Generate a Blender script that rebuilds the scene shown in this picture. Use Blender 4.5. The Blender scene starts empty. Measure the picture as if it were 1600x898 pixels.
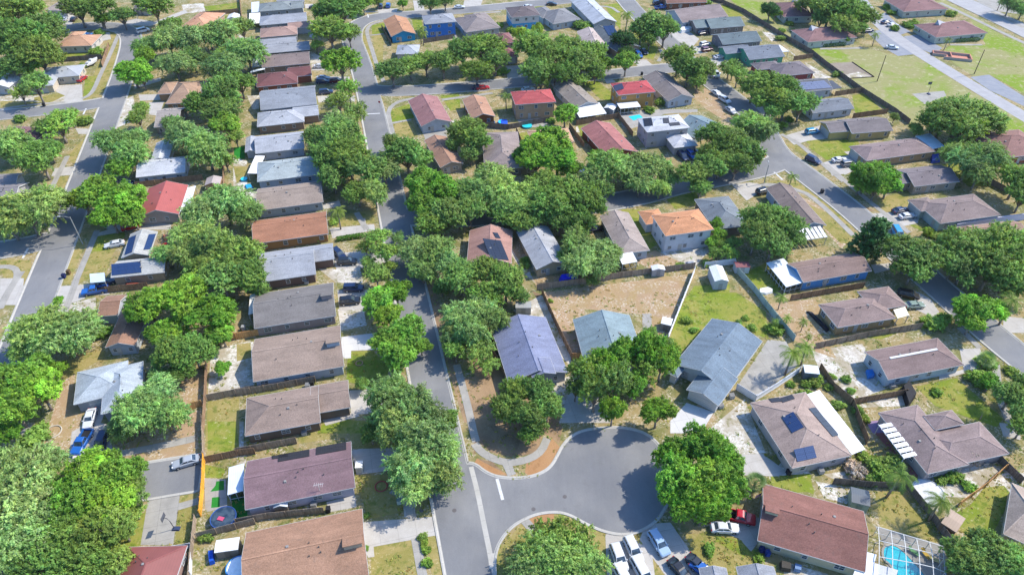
import bpy, math, random
import numpy as np
from mathutils import Vector, Matrix
from mathutils import geometry as mgeo
random.seed(7); rng = np.random.default_rng(7)
SC = bpy.context.scene; COL = SC.collection

# ------------------------------------------------------------------ camera, sky, sun, exposure
CAM_H, FOC, HORIZON = 108.0, 1120.0, -500.0
PITCH = math.atan((449 - HORIZON) / FOC)
cam_data = bpy.data.cameras.new('camera'); cam = bpy.data.objects.new('camera', cam_data); COL.objects.link(cam)
cam.location = (0, 0, CAM_H); cam.rotation_euler = (math.pi / 2 - PITCH, 0, 0)
cam_data.sensor_width = 36; cam_data.lens = 36 * FOC / 1600
cam_data.clip_start = 1; cam_data.clip_end = 6000
SC.camera = cam
SUN_AZ, SUN_EL = math.radians(20), math.radians(48)
world = bpy.data.worlds.new('World'); SC.world = world; world.use_nodes = True
wn = world.node_tree; wn.nodes.clear()
sky = wn.nodes.new('ShaderNodeTexSky'); sky.sky_type = 'NISHITA'; sky.sun_disc = False
sky.sun_elevation = SUN_EL; sky.sun_rotation = math.pi / 2 - SUN_AZ; sky.ozone_density = 6.0
bg = wn.nodes.new('ShaderNodeBackground'); bg.inputs[1].default_value = 0.15
wo = wn.nodes.new('ShaderNodeOutputWorld')
hs_ = wn.nodes.new('ShaderNodeHueSaturation'); hs_.inputs['Saturation'].default_value = 1.15; wn.links.new(sky.outputs[0], hs_.inputs['Color']); wn.links.new(hs_.outputs[0], bg.inputs[0]); wn.links.new(bg.outputs[0], wo.inputs[0])
sun_data = bpy.data.lights.new('sun', 'SUN'); sun_data.energy = 2.95; sun_data.angle = math.radians(.55)
sun_data.color = (1.0, .93, .80)
sun = bpy.data.objects.new('sun', sun_data); COL.objects.link(sun)
sdir = Vector((math.cos(SUN_EL) * math.cos(SUN_AZ), math.cos(SUN_EL) * math.sin(SUN_AZ), math.sin(SUN_EL)))
sun.rotation_euler = sdir.to_track_quat('Z', 'Y').to_euler(); sun.location = (150, 40, 200)
SC.view_settings.view_transform = 'Standard'; SC.view_settings.look = 'None'
SC.view_settings.exposure = 1.02; SC.view_settings.gamma = 1.0
SC.cycles.max_bounces = 5; SC.cycles.diffuse_bounces = 2; SC.cycles.glossy_bounces = 2
SC.cycles.transmission_bounces = 3; SC.cycles.transparent_max_bounces = 8

# ------------------------------------------------------------------ picture point -> place on the ground
def G(x, y, z=0.0):
    u = (x - 800) / FOC; v = (449 - y) / FOC
    d = Vector((u, math.cos(PITCH) + v * math.sin(PITCH), -math.sin(PITCH) + v * math.cos(PITCH)))
    return Vector((0, 0, CAM_H)) + d * ((z - CAM_H) / d.z)
def RAY(x, y):
    u = (x - 800) / FOC; v = (449 - y) / FOC
    return Vector((u, math.cos(PITCH) + v * math.sin(PITCH), -math.sin(PITCH) + v * math.cos(PITCH)))
def PROJ(w):
    r = Vector(w) - Vector((0, 0, CAM_H))
    zc = r.y * math.cos(PITCH) - r.z * math.sin(PITCH); yc = r.y * math.sin(PITCH) + r.z * math.cos(PITCH)
    return 800 + FOC * r.x / zc, 449 - FOC * yc / zc
def DEPTH(x, y, z=0): return (G(x, y, z) - Vector((0, 0, CAM_H))).length
TILE = [(0, 0, 3.7425), (370, 0, 3.7425), (740, 0, 3.7425), (1100, 0, 3.2), (0, 220, 3.7425), (370, 220, 3.7425), (740, 220, 3.7425), (1100, 220, 2.994),
        (0, 440, 3.7425), (370, 420, 3.7425), (740, 420, 3.7425), (1100, 480, 2.994), (0, 658, 3.7425), (370, 658, 3.7425), (740, 658, 3.7425), (1100, 658, 3.2), (1250, 0, 4.571)]
def T(t, x, y):
    if t is None: return (x, y)
    a, b, s = TILE[t]; return (a + x / s, b + y / s)
def TP(t, s):
    """'x,y x,y ...' measured in survey tile t -> list of survey points"""
    return [T(t, *[float(q) for q in w.split(',')]) for w in s.split()]
STREET_DIR = G(440 + 2, -500 + 12) - Vector((0, 0, CAM_H)); 
_d = RAY(440, -499.9); STREET_DIR = Vector((_d.x, _d.y, 0)).normalized()
STREET_U = Vector((STREET_DIR.y, -STREET_DIR.x, 0))

# ------------------------------------------------------------------ materials
def lin(c): return tuple(((v / 255) / 12.92 if v / 255 <= .04045 else ((v / 255 + .055) / 1.055) ** 2.4) for v in c)
def alb(c, k=.62): return tuple(min(.85, v * k) for v in lin(c)) + (1.0,)
class NT:
    def __init__(s, name):
        s.m = bpy.data.materials.new(name); s.m.use_nodes = True; s.t = s.m.node_tree; s.t.nodes.clear()
        s.out = s.n('ShaderNodeOutputMaterial'); s.b = s.n('ShaderNodeBsdfPrincipled'); s.l(s.b.outputs[0], s.out.inputs[0])
    def n(s, k, **kw):
        nd = s.t.nodes.new(k)
        for a, v in kw.items(): setattr(nd, a, v)
        return nd
    def l(s, a, b): s.t.links.new(a, b)
    def coord(s, kind='Object', scale=1.0, stretch=None):
        tc = s.n('ShaderNodeTexCoord'); mp = s.n('ShaderNodeMapping')
        st = stretch or (1, 1, 1); mp.inputs['Scale'].default_value = tuple(scale * q for q in st)
        s.l(tc.outputs[kind], mp.inputs[0]); return mp.outputs[0]
    def world(s, scale=1.0, stretch=None):
        g = s.n('ShaderNodeNewGeometry'); mp = s.n('ShaderNodeMapping')
        st = stretch or (1, 1, 1); mp.inputs['Scale'].default_value = tuple(scale * q for q in st)
        s.l(g.outputs['Position'], mp.inputs[0]); return mp.outputs[0]
    def noise(s, vec, detail=3, rough=.55, dist=0.0):
        nz = s.n('ShaderNodeTexNoise'); nz.inputs['Scale'].default_value = 1; nz.inputs['Detail'].default_value = detail
        nz.inputs['Roughness'].default_value = rough; nz.inputs['Distortion'].default_value = dist
        s.l(vec, nz.inputs['Vector']); return nz.outputs['Fac']
    def ramp(s, fac, lo, hi, a=0.0, b=1.0):
        mr = s.n('ShaderNodeMapRange'); mr.clamp = True
        for i, v in zip((1, 2, 3, 4), (lo, hi, a, b)): mr.inputs[i].default_value = v
        s.l(fac, mr.inputs[0]); return mr.outputs[0]
    def mix(s, fac, a, b, mode='MIX'):
        mx = s.n('ShaderNodeMix', data_type='RGBA', blend_type=mode)
        for sock, v in ((mx.inputs[0], fac), (mx.inputs[6], a), (mx.inputs[7], b)):
            if isinstance(v, (int, float)): sock.default_value = v
            elif isinstance(v, tuple): sock.default_value = v if len(v) == 4 else v + (1,)
            else: s.l(v, sock)
        return mx.outputs[2]
    def gain(s, col, fac):
        cb = s.n('ShaderNodeVectorMath', operation='SCALE')
        s.l(col, cb.inputs[0]) if not isinstance(col, tuple) else setattr(cb.inputs[0], 'default_value', col[:3])
        s.l(fac, cb.inputs['Scale']) if not isinstance(fac, (int, float)) else setattr(cb.inputs['Scale'], 'default_value', fac)
        return cb.outputs[0]
    def mul(s, a, b):
        m = s.n('ShaderNodeMath', operation='MULTIPLY'); s.l(a, m.inputs[0])
        s.l(b, m.inputs[1]) if not isinstance(b, (int, float)) else setattr(m.inputs[1], 'default_value', b)
        return m.outputs[0]
    def done(s, col, rough=.85, metal=0, spec=.3, bump=None, bdist=.05):
        s.l(col, s.b.inputs['Base Color']) if not isinstance(col, tuple) else setattr(s.b.inputs['Base Color'], 'default_value', col)
        s.b.inputs['Roughness'].default_value = rough; s.b.inputs['Metallic'].default_value = metal
        s.b.inputs['Specular IOR Level'].default_value = spec
        if bump is not None:
            bp = s.n('ShaderNodeBump'); bp.inputs['Strength'].default_value = .6; bp.inputs['Distance'].default_value = bdist
            s.l(bump, bp.inputs['Height']); s.l(bp.outputs[0], s.b.inputs['Normal'])
        return s.m
    def objcol(s): return s.n('ShaderNodeObjectInfo').outputs['Color']
    def objrand(s): return s.n('ShaderNodeObjectInfo').outputs['Random']
MAT = {}
def build_materials():
    n = NT('shingle'); c = n.objcol(); f = n.noise(n.world(4.5), 2, .7); g = n.noise(n.coord('Object', .35, (.5, 1.6, 1)), 4, .6, .4)
    w = n.n('ShaderNodeTexVoronoi'); n.l(n.world(2.6, (1, 1, 2)), w.inputs['Vector'])
    col = n.gain(c, n.ramp(f, .25, .75, .74, 1.25)); col = n.gain(col, n.ramp(g, .3, .7, .78, 1.16)); col = n.gain(col, n.ramp(w.outputs['Color'], 0, 1, .9, 1.1))
    st = n.noise(n.world(.9, (1, 1, .3)), 5, .7, 1.0); col = n.mix(n.ramp(st, .55, .72, 0, .38), col, (.11, .10, .09))
    MAT['shingle'] = n.done(col, .92, spec=.15, bump=f, bdist=.03)
    n = NT('metal_roof'); c = n.objcol(); f = n.noise(n.coord('Object', .5), 4); wv = n.n('ShaderNodeTexWave', wave_type='BANDS', bands_direction='X'); wv.inputs['Scale'].default_value = .8
    n.l(n.coord('Object', 1), wv.inputs['Vector']); col = n.gain(c, n.ramp(f, .3, .7, .9, 1.06)); col = n.gain(col, n.ramp(wv.outputs['Fac'], 0, .15, .88, 1.0))
    MAT['metal_roof'] = n.done(col, .55, spec=.4)
    n = NT('wall'); c = n.objcol(); f = n.noise(n.coord('Object', .8), 4); f2 = n.noise(n.coord('Object', 6, (1, 1, .4)), 2)
    col = n.gain(c, n.ramp(f, .3, .7, .9, 1.06)); col = n.gain(col, n.ramp(f2, .3, .7, .95, 1.04)); MAT['wall'] = n.done(col, .85, spec=.2)
    n = NT('trim'); c = n.objcol(); MAT['trim'] = n.done(n.gain(c, n.ramp(n.noise(n.coord('Object', 3), 2), .3, .7, .93, 1.03)), .6)
    n = NT('glass'); n.done(n.mix(n.ramp(n.noise(n.world(.9), 2), .4, .6), (.02, .035, .055), (.06, .085, .11)), .1, spec=1.0); MAT['glass'] = n.m
    n = NT('solar'); br = n.n('ShaderNodeTexBrick'); br.offset = 0; br.inputs['Scale'].default_value = 1; br.inputs['Mortar Size'].default_value = .02
    br.inputs['Brick Width'].default_value = .32; br.inputs['Row Height'].default_value = .32; br.inputs['Color1'].default_value = br.inputs['Color2'].default_value = (1, 1, 1, 1); br.inputs['Mortar'].default_value = (1.6, 1.6, 1.6, 1)
    n.l(n.coord('Object', 1), br.inputs['Vector']); MAT['solar'] = n.done(n.mix(1.0, n.objcol(), br.outputs['Color'], 'MULTIPLY'), .55, spec=.1)
    n = NT('paint'); MAT['paint'] = n.done(n.objcol(), .28, spec=.5); n.b.inputs['Coat Weight'].default_value = .6
    n = NT('rubber'); MAT['rubber'] = n.done((.015, .015, .016, 1), .8)
    n = NT('chrome'); MAT['chrome'] = n.done((.55, .56, .58, 1), .3, .8)
    n = NT('lamp_glass'); MAT['lamp_glass'] = n.done((.7, .72, .75, 1), .15)
    n = NT('tail_red'); MAT['tail_red'] = n.done((.35, .01, .01, 1), .25)
    n = NT('plain'); c = n.objcol(); MAT['plain'] = n.done(n.gain(c, n.ramp(n.noise(n.world(1.7), 3), .3, .7, .88, 1.07)), .75)
    n = NT('fence_wood'); c = n.objcol(); f = n.noise(n.world(1.2, (4, 4, .3)), 2, .8); g = n.noise(n.world(.4), 3)
    col = n.gain(c, n.ramp(f, .3, .7, .6, 1.3)); col = n.gain(col, n.ramp(g, .3, .7, .8, 1.15)); MAT['fence_wood'] = n.done(col, .9, spec=.1)
    n = NT('asphalt'); f = n.noise(n.world(.10), 5, .6); g = n.noise(n.world(7), 2, .7); h = n.noise(n.world(.9, (1, .25, 1)), 4, .7)
    col = n.mix(n.ramp(f, .35, .65), alb((148, 149, 152), .6), alb((164, 163, 162), .6)); col = n.gain(col, n.ramp(g, .2, .8, .9, 1.1)); col = n.gain(col, n.ramp(h, .3, .75, 1.04, .93))
    vo = n.n('ShaderNodeTexVoronoi', feature='DISTANCE_TO_EDGE'); n.l(n.world(.22), vo.inputs['Vector']); cr = n.ramp(vo.outputs['Distance'], 0, .006, .8, 1)
    sp = n.noise(n.world(.3), 5, .6, .3); col = n.gain(col, cr); col = n.gain(col, n.ramp(sp, .6, .74, 1, .84)); col = n.gain(col, n.ramp(n.noise(n.world(.05), 2), .4, .6, .93, 1.05)); MAT['asphalt'] = n.done(col, .9, spec=.2)
    def concrete(name, a, b):
        n = NT(name); f = n.noise(n.world(.35), 5, .65); g = n.noise(n.world(5), 3, .7); br = n.n('ShaderNodeTexBrick'); br.offset = 0
        br.inputs['Brick Width'].default_value = 3; br.inputs['Row Height'].default_value = 3; br.inputs['Scale'].default_value = 1; br.inputs['Mortar Size'].default_value = .03
        br.inputs['Color1'].default_value = br.inputs['Color2'].default_value = (1, 1, 1, 1); br.inputs['Mortar'].default_value = (.7, .7, .7, 1)
        mp = n.world(1); mp.node.inputs['Rotation'].default_value = (0, 0, -math.atan2(STREET_U.y, STREET_U.x)); n.l(mp, br.inputs['Vector'])
        col = n.mix(n.ramp(f, .3, .7), alb(a), alb(b)); col = n.gain(col, n.ramp(g, .3, .7, .92, 1.05)); col = n.mix(1.0, col, br.outputs['Color'], 'MULTIPLY'); MAT[name] = n.done(col, .85, spec=.2)
    concrete('concrete', (205, 198, 188), (226, 221, 214)); concrete('concrete_old', (176, 172, 164), (204, 199, 190)); concrete('concrete_white', (232, 230, 228), (245, 243, 240)); concrete('asphalt_pale', (190, 188, 190), (208, 206, 206)); concrete('asphalt_blue_grey', (158, 164, 176), (180, 182, 188))
    concrete('kerbstone', (206, 202, 192), (224, 220, 212)); concrete('paver_red', (176, 110, 104), (196, 132, 124)); concrete('deck_lilac', (168, 140, 180), (186, 160, 196))
    def earth(name, a, b, c, speck, big=.14, wb=(.4, .6), wc=(.55, .7), ws=(.6, .68), sc=1.3):
        n = NT(name); f = n.noise(n.world(big), 4, .6, .6); g = n.noise(n.world(.55), 5, .7, .4); h = n.noise(n.world(sc * 1.5), 8, .78, .15); k = n.noise(n.world(7), 3, .75)
        col = n.mix(n.ramp(f, *wb), alb(a, .6), alb(b, .6)); col = n.mix(n.ramp(g, *wc), col, alb(c, .6)); pat = n.mul(n.ramp(h, ws[0] - .03, ws[1] - .01), n.ramp(n.noise(n.world(.3), 3, .6), .44, .58, .1, 1))
        col = n.mix(pat, col, alb(speck, .7)); col = n.gain(col, n.ramp(k, .25, .75, .78, 1.2)); MAT[name] = n.done(col, .95, spec=.1, bump=k, bdist=.06)
    earth('yard', (146, 146, 88), (186, 166, 116), (124, 130, 70), (226, 212, 188), ws=(.52, .60), wb=(.42, .56), wc=(.54, .62))
    earth('lawn_green', (148, 166, 60), (176, 172, 88), (122, 144, 54), (212, 202, 156), ws=(.58, .68), sc=.9, wb=(.42, .58), wc=(.52, .62))
    earth('lawn_vivid', (178, 176, 118), (150, 176, 62), (190, 180, 134), (214, 206, 172), big=.035, wb=(.48, .58), wc=(.52, .66), ws=(.56, .68), sc=.22)
    earth('lawn_dry', (172, 162, 92), (192, 174, 112), (144, 148, 74), (222, 206, 162), ws=(.57, .67), wb=(.42, .58), wc=(.52, .62))
    earth('tan_dirt', (204, 172, 136), (198, 170, 122), (188, 162, 130), (240, 228, 212), ws=(.53, .62), sc=1.3)
    earth('mulch', (164, 138, 110), (196, 164, 128), (140, 120, 86), (214, 190, 158), ws=(.58, .68))
    earth('orange_mulch', (202, 152, 106), (212, 166, 120), (180, 136, 92), (222, 190, 152), ws=(.64, .74))
    earth('sand', (222, 212, 196), (196, 182, 152), (158, 152, 104), (244, 240, 232), ws=(.45, .55), wc=(.52, .62), sc=1.1)
    earth('court_sand', (180, 168, 152), (170, 156, 140), (188, 176, 162), (214, 206, 196))
    earth('turf', (52, 150, 58), (60, 158, 62), (48, 140, 52), (60, 150, 60))
    # foliage and bark
    n = NT('foliage'); c = n.objcol(); at = n.n('ShaderNodeAttribute'); at.attribute_name = 'tint'; r = n.objrand()
    col = n.mix(1.0, c, at.outputs['Color'], 'MULTIPLY'); col = n.gain(col, n.ramp(r, 0, 1, .9, 1.1))
    n.done(col, .55, spec=.25); tr = n.n('ShaderNodeBsdfTranslucent'); n.l(n.mix(1.0, col, (1.25, 1.3, .5, 1), 'MULTIPLY'), tr.inputs[0])
    ms = n.n('ShaderNodeMixShader'); ms.inputs[0].default_value = .33; n.l(n.b.outputs[0], ms.inputs[1]); n.l(tr.outputs[0], ms.inputs[2]); n.l(ms.outputs[0], n.out.inputs[0]); MAT['foliage'] = n.m
    n = NT('bark'); MAT['bark'] = n.done(n.mix(n.ramp(n.noise(n.world(2, (3, 3, .6)), 4), .3, .7), (.13, .105, .085, 1), (.34, .30, .26, 1)), .95)
    n = NT('water'); MAT['water'] = n.done(n.mix(n.ramp(n.noise(n.world(2), 3, .5, 1), .3, .7), (.02, .50, .62, 1), (.04, .62, .72, 1)), .05, spec=.6)
    n = NT('brick'); br = n.n('ShaderNodeTexBrick'); br.inputs['Scale'].default_value = 2.5; n.l(n.coord('Object', 1), br.inputs['Vector']); br.inputs['Color1'].default_value = (.5, .16, .1, 1); br.inputs['Color2'].default_value = (.6, .25, .16, 1); br.inputs['Mortar'].default_value = (.4, .34, .3, 1)
    MAT['brick'] = n.done(br.outputs['Color'], .9)
    n = NT('screen_mesh'); n.done((.03, .032, .035, 1), .9); tp = n.n('ShaderNodeBsdfTransparent'); ms = n.n('ShaderNodeMixShader'); ms.inputs[0].default_value = .22
    n.l(tp.outputs[0], ms.inputs[1]); n.l(n.b.outputs[0], ms.inputs[2]); n.l(ms.outputs[0], n.out.inputs[0]); MAT['screen_mesh'] = n.m
build_materials()

# ------------------------------------------------------------------ mesh builder and object helpers
class MB:
    def __init__(s): s.v = []; s.f = []; s.mi = []
    def add(s, vs, fs, m=0):
        o = len(s.v); s.v += [tuple(q) for q in vs]; s.f += [tuple(i + o for i in f) for f in fs]; s.mi += [m] * len(fs); return s
    def box(s, x0, x1, y0, y1, z0, z1, m=0, taper=0.0):
        t = taper; vs = [(x0, y0, z0), (x1, y0, z0), (x1, y1, z0), (x0, y1, z0), (x0 + t, y0 + t, z1), (x1 - t, y0 + t, z1), (x1 - t, y1 - t, z1), (x0 + t, y1 - t, z1)]
        return s.add(vs, [(0, 3, 2, 1), (4, 5, 6, 7), (0, 1, 5, 4), (1, 2, 6, 5), (2, 3, 7, 6), (3, 0, 4, 7)], m)
    def bar(s, a, b, w, h=None, m=0):
        a = Vector(a); b = Vector(b); d = (b - a).normalized(); up = Vector((0, 0, 1)) if abs(d.z) < .95 else Vector((1, 0, 0))
        x = d.cross(up).normalized() * w / 2; y = x.cross(d).normalized() * (h or w) / 2
        vs = [a - x - y, a + x - y, a + x + y, a - x + y, b - x - y, b + x - y, b + x + y, b - x + y]
        return s.add(vs, [(0, 3, 2, 1), (4, 5, 6, 7), (0, 1, 5, 4), (1, 2, 6, 5), (2, 3, 7, 6), (3, 0, 4, 7)], m)
    def tube(s, pts, rad, n=7, m=0, cap=True):
        pts = [Vector(p) for p in pts]; rings = []
        for i, p in enumerate(pts):
            d = (pts[min(i + 1, len(pts) - 1)] - pts[max(i - 1, 0)]).normalized(); up = Vector((0, 0, 1)) if abs(d.z) < .9 else Vector((1, 0, 0))
            x = d.cross(up).normalized(); y = x.cross(d); r = rad[i] if hasattr(rad, '__len__') else rad
            rings.append([p + (x * math.cos(2 * math.pi * k / n) + y * math.sin(2 * math.pi * k / n)) * r for k in range(n)])
        vs = [q for r in rings for q in r]; fs = []
        for i in range(len(pts) - 1):
            for k in range(n): a = i * n + k; b = i * n + (k + 1) % n; fs.append((a, b, b + n, a + n))
        if cap: fs += [tuple(range(n))[::-1], tuple(range(len(vs) - n, len(vs)))]
        return s.add(vs, fs, m)
    def disc(s, c, r0, r1, z0, z1, n=24, m=0):
        vs = [(c[0] + r0 * math.cos(2 * math.pi * k / n), c[1] + r0 * math.sin(2 * math.pi * k / n), z0) for k in range(n)] + [(c[0] + r1 * math.cos(2 * math.pi * k / n), c[1] + r1 * math.sin(2 * math.pi * k / n), z1) for k in range(n)]
        return s.add(vs, [tuple(range(n))[::-1], tuple(range(n, 2 * n))] + [(k, (k + 1) % n, n + (k + 1) % n, n + k) for k in range(n)], m)
    def shell(s, vs, faces, th, m=0):
        """closed slab: top faces plus an underside th lower and rims on the boundary"""
        n = len(vs); low = [(v[0], v[1], v[2] - th) for v in vs]; fs = list(faces) + [tuple(i + n for i in f[::-1]) for f in faces]; cnt = {}
        for f in faces:
            for i in range(len(f)): e = (f[i], f[(i + 1) % len(f)]); cnt[e] = 1
        for (a, b) in cnt:
            if (b, a) not in cnt: fs.append((b, a, a + n, b + n))
        return s.add(list(vs) + low, fs, m)
    def mesh(s, name, mats, smooth=False):
        me = bpy.data.meshes.new(name); me.from_pydata(s.v, [], s.f)
        for m in mats: me.materials.append(MAT[m])
        if len(mats) > 1: me.polygons.foreach_set('material_index', s.mi)
        if smooth: me.polygons.foreach_set('use_smooth', [True] * len(me.polygons))
        me.update(); return me
    def build(s, name, mats, parent=None, color=None, smooth=False):
        return obj(name, s.mesh(name, [mats] if isinstance(mats, str) else mats, smooth), parent, color)
def obj(name, me, parent=None, color=None):
    o = bpy.data.objects.new(name, me); COL.objects.link(o)
    if parent is not None: o.parent = parent
    if color is not None: o.color = color if len(color) == 4 else tuple(color) + (1,)
    return o
def tag(o, label=None, cat=None, group=None, kind=None):
    for k, v in (('label', label), ('category', cat), ('group', group), ('kind', kind)):
        if v: o[k] = v
    return o
def empty(name, loc=(0, 0, 0), rz=0.0):
    o = bpy.data.objects.new(name, None); COL.objects.link(o); o.location = loc; o.rotation_euler = (0, 0, rz); o.empty_display_size = .2; return o
def children_map(root):
    return [o for o in root.children]
def copy_tree(o, parent=None, kids=None):
    kids = KIDS[o.name] if kids is None else kids
    c = o.copy(); COL.objects.link(c)
    if parent is not None: c.parent = parent
    for ch, sub in kids: copy_tree(ch, c, sub)
    return c
def kids_of(o): return [(ch, kids_of(ch)) for ch in BYPARENT.get(o.name, [])]
BYPARENT = {}; KIDS = {}
def freeze(o):
    BYPARENT.clear()
    for q in bpy.data.objects:
        if q.parent: BYPARENT.setdefault(q.parent.name, []).append(q)
    KIDS[o.name] = kids_of(o)
LANDMARKS = []     # (short name, picture x, picture y)
# ------------------------------------------------------------------ ground, roads, pavements
m = MB(); S = 3000
m.add([(-S, -S, 0), (S, -S, 0), (S, S, 0), (-S, S, 0)], [(0, 1, 2, 3)]); tag(m.build('ground', 'yard'), kind='structure')
def chaikin(p, n=2, closed=False):
    for _ in range(n):
        q = [] if closed else [p[0]]
        rngi = range(len(p)) if closed else range(len(p) - 1)
        for i in rngi:
            a, b = p[i], p[(i + 1) % len(p)]; q += [a * .75 + b * .25, a * .25 + b * .75]
        if not closed: q.append(p[-1])
        p = q
    return p
def ribbon(px, w, smooth=2):
    p = chaikin([G(*q) for q in px], smooth); L = []; R = []
    for i, c in enumerate(p):
        d = (p[min(i + 1, len(p) - 1)] - p[max(i - 1, 0)]).normalized(); n = Vector((-d.y, d.x, 0)) * w / 2; L.append(c + n); R.append(c - n)
    return [[R[i], R[i + 1], L[i + 1], L[i]] for i in range(len(p) - 1)]
def area2(p): return sum(p[i].x * p[(i + 1) % len(p)].y - p[(i + 1) % len(p)].x * p[i].y for i in range(len(p)))
def union(polys):
    vs = []; fs = []
    for p in polys:
        if abs(area2(p)) < .02: continue
        if area2(p) < 0: p = p[::-1]
        fs.append(list(range(len(vs), len(vs) + len(p)))); vs += [Vector((q.x, q.y)) for q in p]
    v, e, f, _, _, fo = mgeo.delaunay_2d_cdt(vs, [], fs, 1, 1e-3, True)
    bb = [(min(q.x for q in p), max(q.x for q in p), min(q.y for q in p), max(q.y for q in p), p) for p in polys]; keep = []
    for t in f:
        x = sum(v[i].x for i in t) / len(t); y = sum(v[i].y for i in t) / len(t)
        for a, b, c, d, p in bb:
            if a <= x <= b and c <= y <= d:
                ins = False; j = len(p) - 1
                for i in range(len(p)):
                    if (p[i].y > y) != (p[j].y > y) and x < (p[j].x - p[i].x) * (y - p[i].y) / (p[j].y - p[i].y) + p[i].x: ins = not ins
                    j = i
                if ins: keep.append(t); break
    return v, keep
def sheet(name, polys, z, mat, kind='structure'):
    v, f = union(polys); m = MB(); m.add([(q.x, q.y, z) for q in v], f); return tag(m.build(name, mat), kind=kind)
P = lambda s, t=None: TP(t, s)
ROADS = []
ROADS += ribbon(P('738,918 715,808 690,690 663,560 639,446 612,320 596,240 582,174 568,115 556,80 549,62 552,44 568,32 596,25 648,23 717,17 760,13 820,7 900,0 960,-10'), 7.1)
ROADS += ribbon(P('575,140 610,143 664,141 740,135 820,128 890,122 954,117 1034,107 1085,105'), 7.0)
ROADS += ribbon(P('965,-14 1000,28 1050,70 1085,108 1122,136 1150,158 1178,182 1196,208 1212,238 1240,259 1284,292 1327,325 1394,385 1467,450 1530,505 1577,545 1660,610'), 7.4)
ROADS += ribbon(P('1222,250 1200,262 1140,276 1060,290 1000,308 900,325 800,338 700,342 618,338'), 7.0)
ROADS += ribbon(P('-20,668 0,618 69,440 98,368 124,300 165,190 188,130 200,92 206,66 203,52 188,43 150,40 120,42 90,50 60,58 20,62 -40,64'), 7.3)
ROADS += ribbon(P('-40,184 0,180 60,174 130,166 172,158'), 6.8)
ROADS += ribbon(P('-60,396 0,391 40,384 90,372'), 7.0)
ROADS += ribbon(P('313,737 220,752 100,772 -20,792'), 7.6)
ROADS += [[G(*q) for q in chaikin([Vector(q) for q in P('-90,180 -60,250 0,250 60,300 130,330 220,340 320,335 400,310 460,270 500,200 530,140 580,90 640,60 740,45 850,40 940,55 1010,80 1070,130 1120,210 1150,320 1150,420 1110,510 1050,590 960,640 870,655 780,640 700,610 640,580 560,535 480,520 380,530 300,560 230,600 170,660 130,730 115,790 112,850 118,905 60,960 0,960', 14)], 2, True)]]
v, f = union(ROADS)
RZ = .03
m = MB(); m.add([(q.x, q.y, RZ) for q in v], f); tag(m.build('road', 'asphalt'), kind='structure')
def kerb_along(v, f, z0, wdt, mat, name, h=.13):
    ed = {}
    for t in f:
        for i in range(len(t)): ed[(t[i], t[(i + 1) % len(t)])] = 1
    bd = [e for e in ed if (e[1], e[0]) not in ed]; nx = {}; nm = {}
    for a, b in bd:
        d = v[b] - v[a]
        if d.length < 1e-6: continue
        n = Vector((d.y, -d.x)).normalized()
        for q in (a, b): nm[q] = nm.get(q, Vector((0, 0))) + n
    m = MB(); prof = [(-.02, z0 + .001), (.12, z0 + .012), (.26, h), (wdt, h), (wdt + .02, -.02)]
    for a, b in bd:
        if (v[b] - v[a]).length < 1e-6: continue
        r = []
        for q in (a, b):
            n = nm[q]; ln = n.length; n = n / max(ln, 1e-6); k = 1.0
            r.append([(v[q].x + n.x * o * k, v[q].y + n.y * o * k, z) for o, z in prof])
        n = len(prof); m.add(r[0] + r[1], [(i, i + 1, n + i + 1, n + i)[::-1] for i in range(n - 1)])
    o = m.build(name, mat); return tag(o, kind='structure')
kerb_along(v, f, RZ, .55, 'kerbstone', 'kerb')
PARK = ribbon(P('1335,-12 1372,36 1403,61 1436,83 1480,110 1534,143 1600,182 1680,230'), 6.0)
LOT = [[G(*q) for q in P(q_, 16)] for q_ in ('545,120 610,90 690,170 790,228 720,250 560,190', '740,262 850,248 1015,345 960,392 830,340', '480,235 570,215 810,390 700,402 600,345', '1215,552 1350,535 1535,650 1600,690 1600,760 1450,690 1360,650')]
tag(sheet('car_park', LOT, RZ - .006, 'asphalt_blue_grey'), kind='structure')  # parking bays in a darker blue-grey tone than the pale road
v2, f2 = union(PARK); m = MB(); m.add([(q.x, q.y, RZ) for q in v2], f2); tag(m.build('parking_lot', 'asphalt_pale'), kind='structure')
FAR = ribbon(P('1440,-30 1494,-2 1550,24 1600,48 1680,88'), 10.5, 1)
v3, f3 = union(FAR); m = MB(); m.add([(q.x, q.y, RZ) for q in v3], f3); tag(m.build('main_road', 'asphalt_pale'), kind='structure'); kerb_along(v3, f3, RZ, .5, 'kerbstone', 'main_road_kerb')
# paint on the roads
def strip(pa, pb, w):
    a, b = G(*pa), G(*pb); d = (b - a).normalized(); n = Vector((-d.y, d.x, 0)) * w / 2; return [a - n, b - n, b + n, a + n]
n = NT('road_paint'); MAT['road_paint'] = n.done(n.gain((.62, .62, .62), n.ramp(n.noise(n.world(2.2), 4, .7), .3, .7, .7, 1.1)), .8)
bars = [strip(*P('137,335 170,458', 14), .55), strip(*P('503,636 487,670', 0), .5), strip(*P('165,628 133,686', 4), .55), strip(*P('328,147 368,183', 7), .5), strip(*P('758,668 838,664', 1), .5), strip(*P('765,85 770,105', 1), .5)]
sheet('stop_line', bars, RZ + .006, 'road_paint')
mo = MB()
for q in P('1272,520 1430,500', 13)[:1] + P('533,440 350,513', 14) + P('1080,520', 13): g = G(*q); mo.disc((g.x, g.y), .38, .38, RZ, RZ + .012, 14)
tag(mo.build('manhole_cover', 'plain', None, (.12, .11, .11)), kind='structure')
sheet('valley_gutter', ribbon(P('-15,265 25,420 60,600 100,790 108,860', 14), .85, 1) + [[G(*q) for q in P('88,770 128,770 128,830 110,900 95,830', 14)]], RZ + .004, 'kerbstone')
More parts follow.
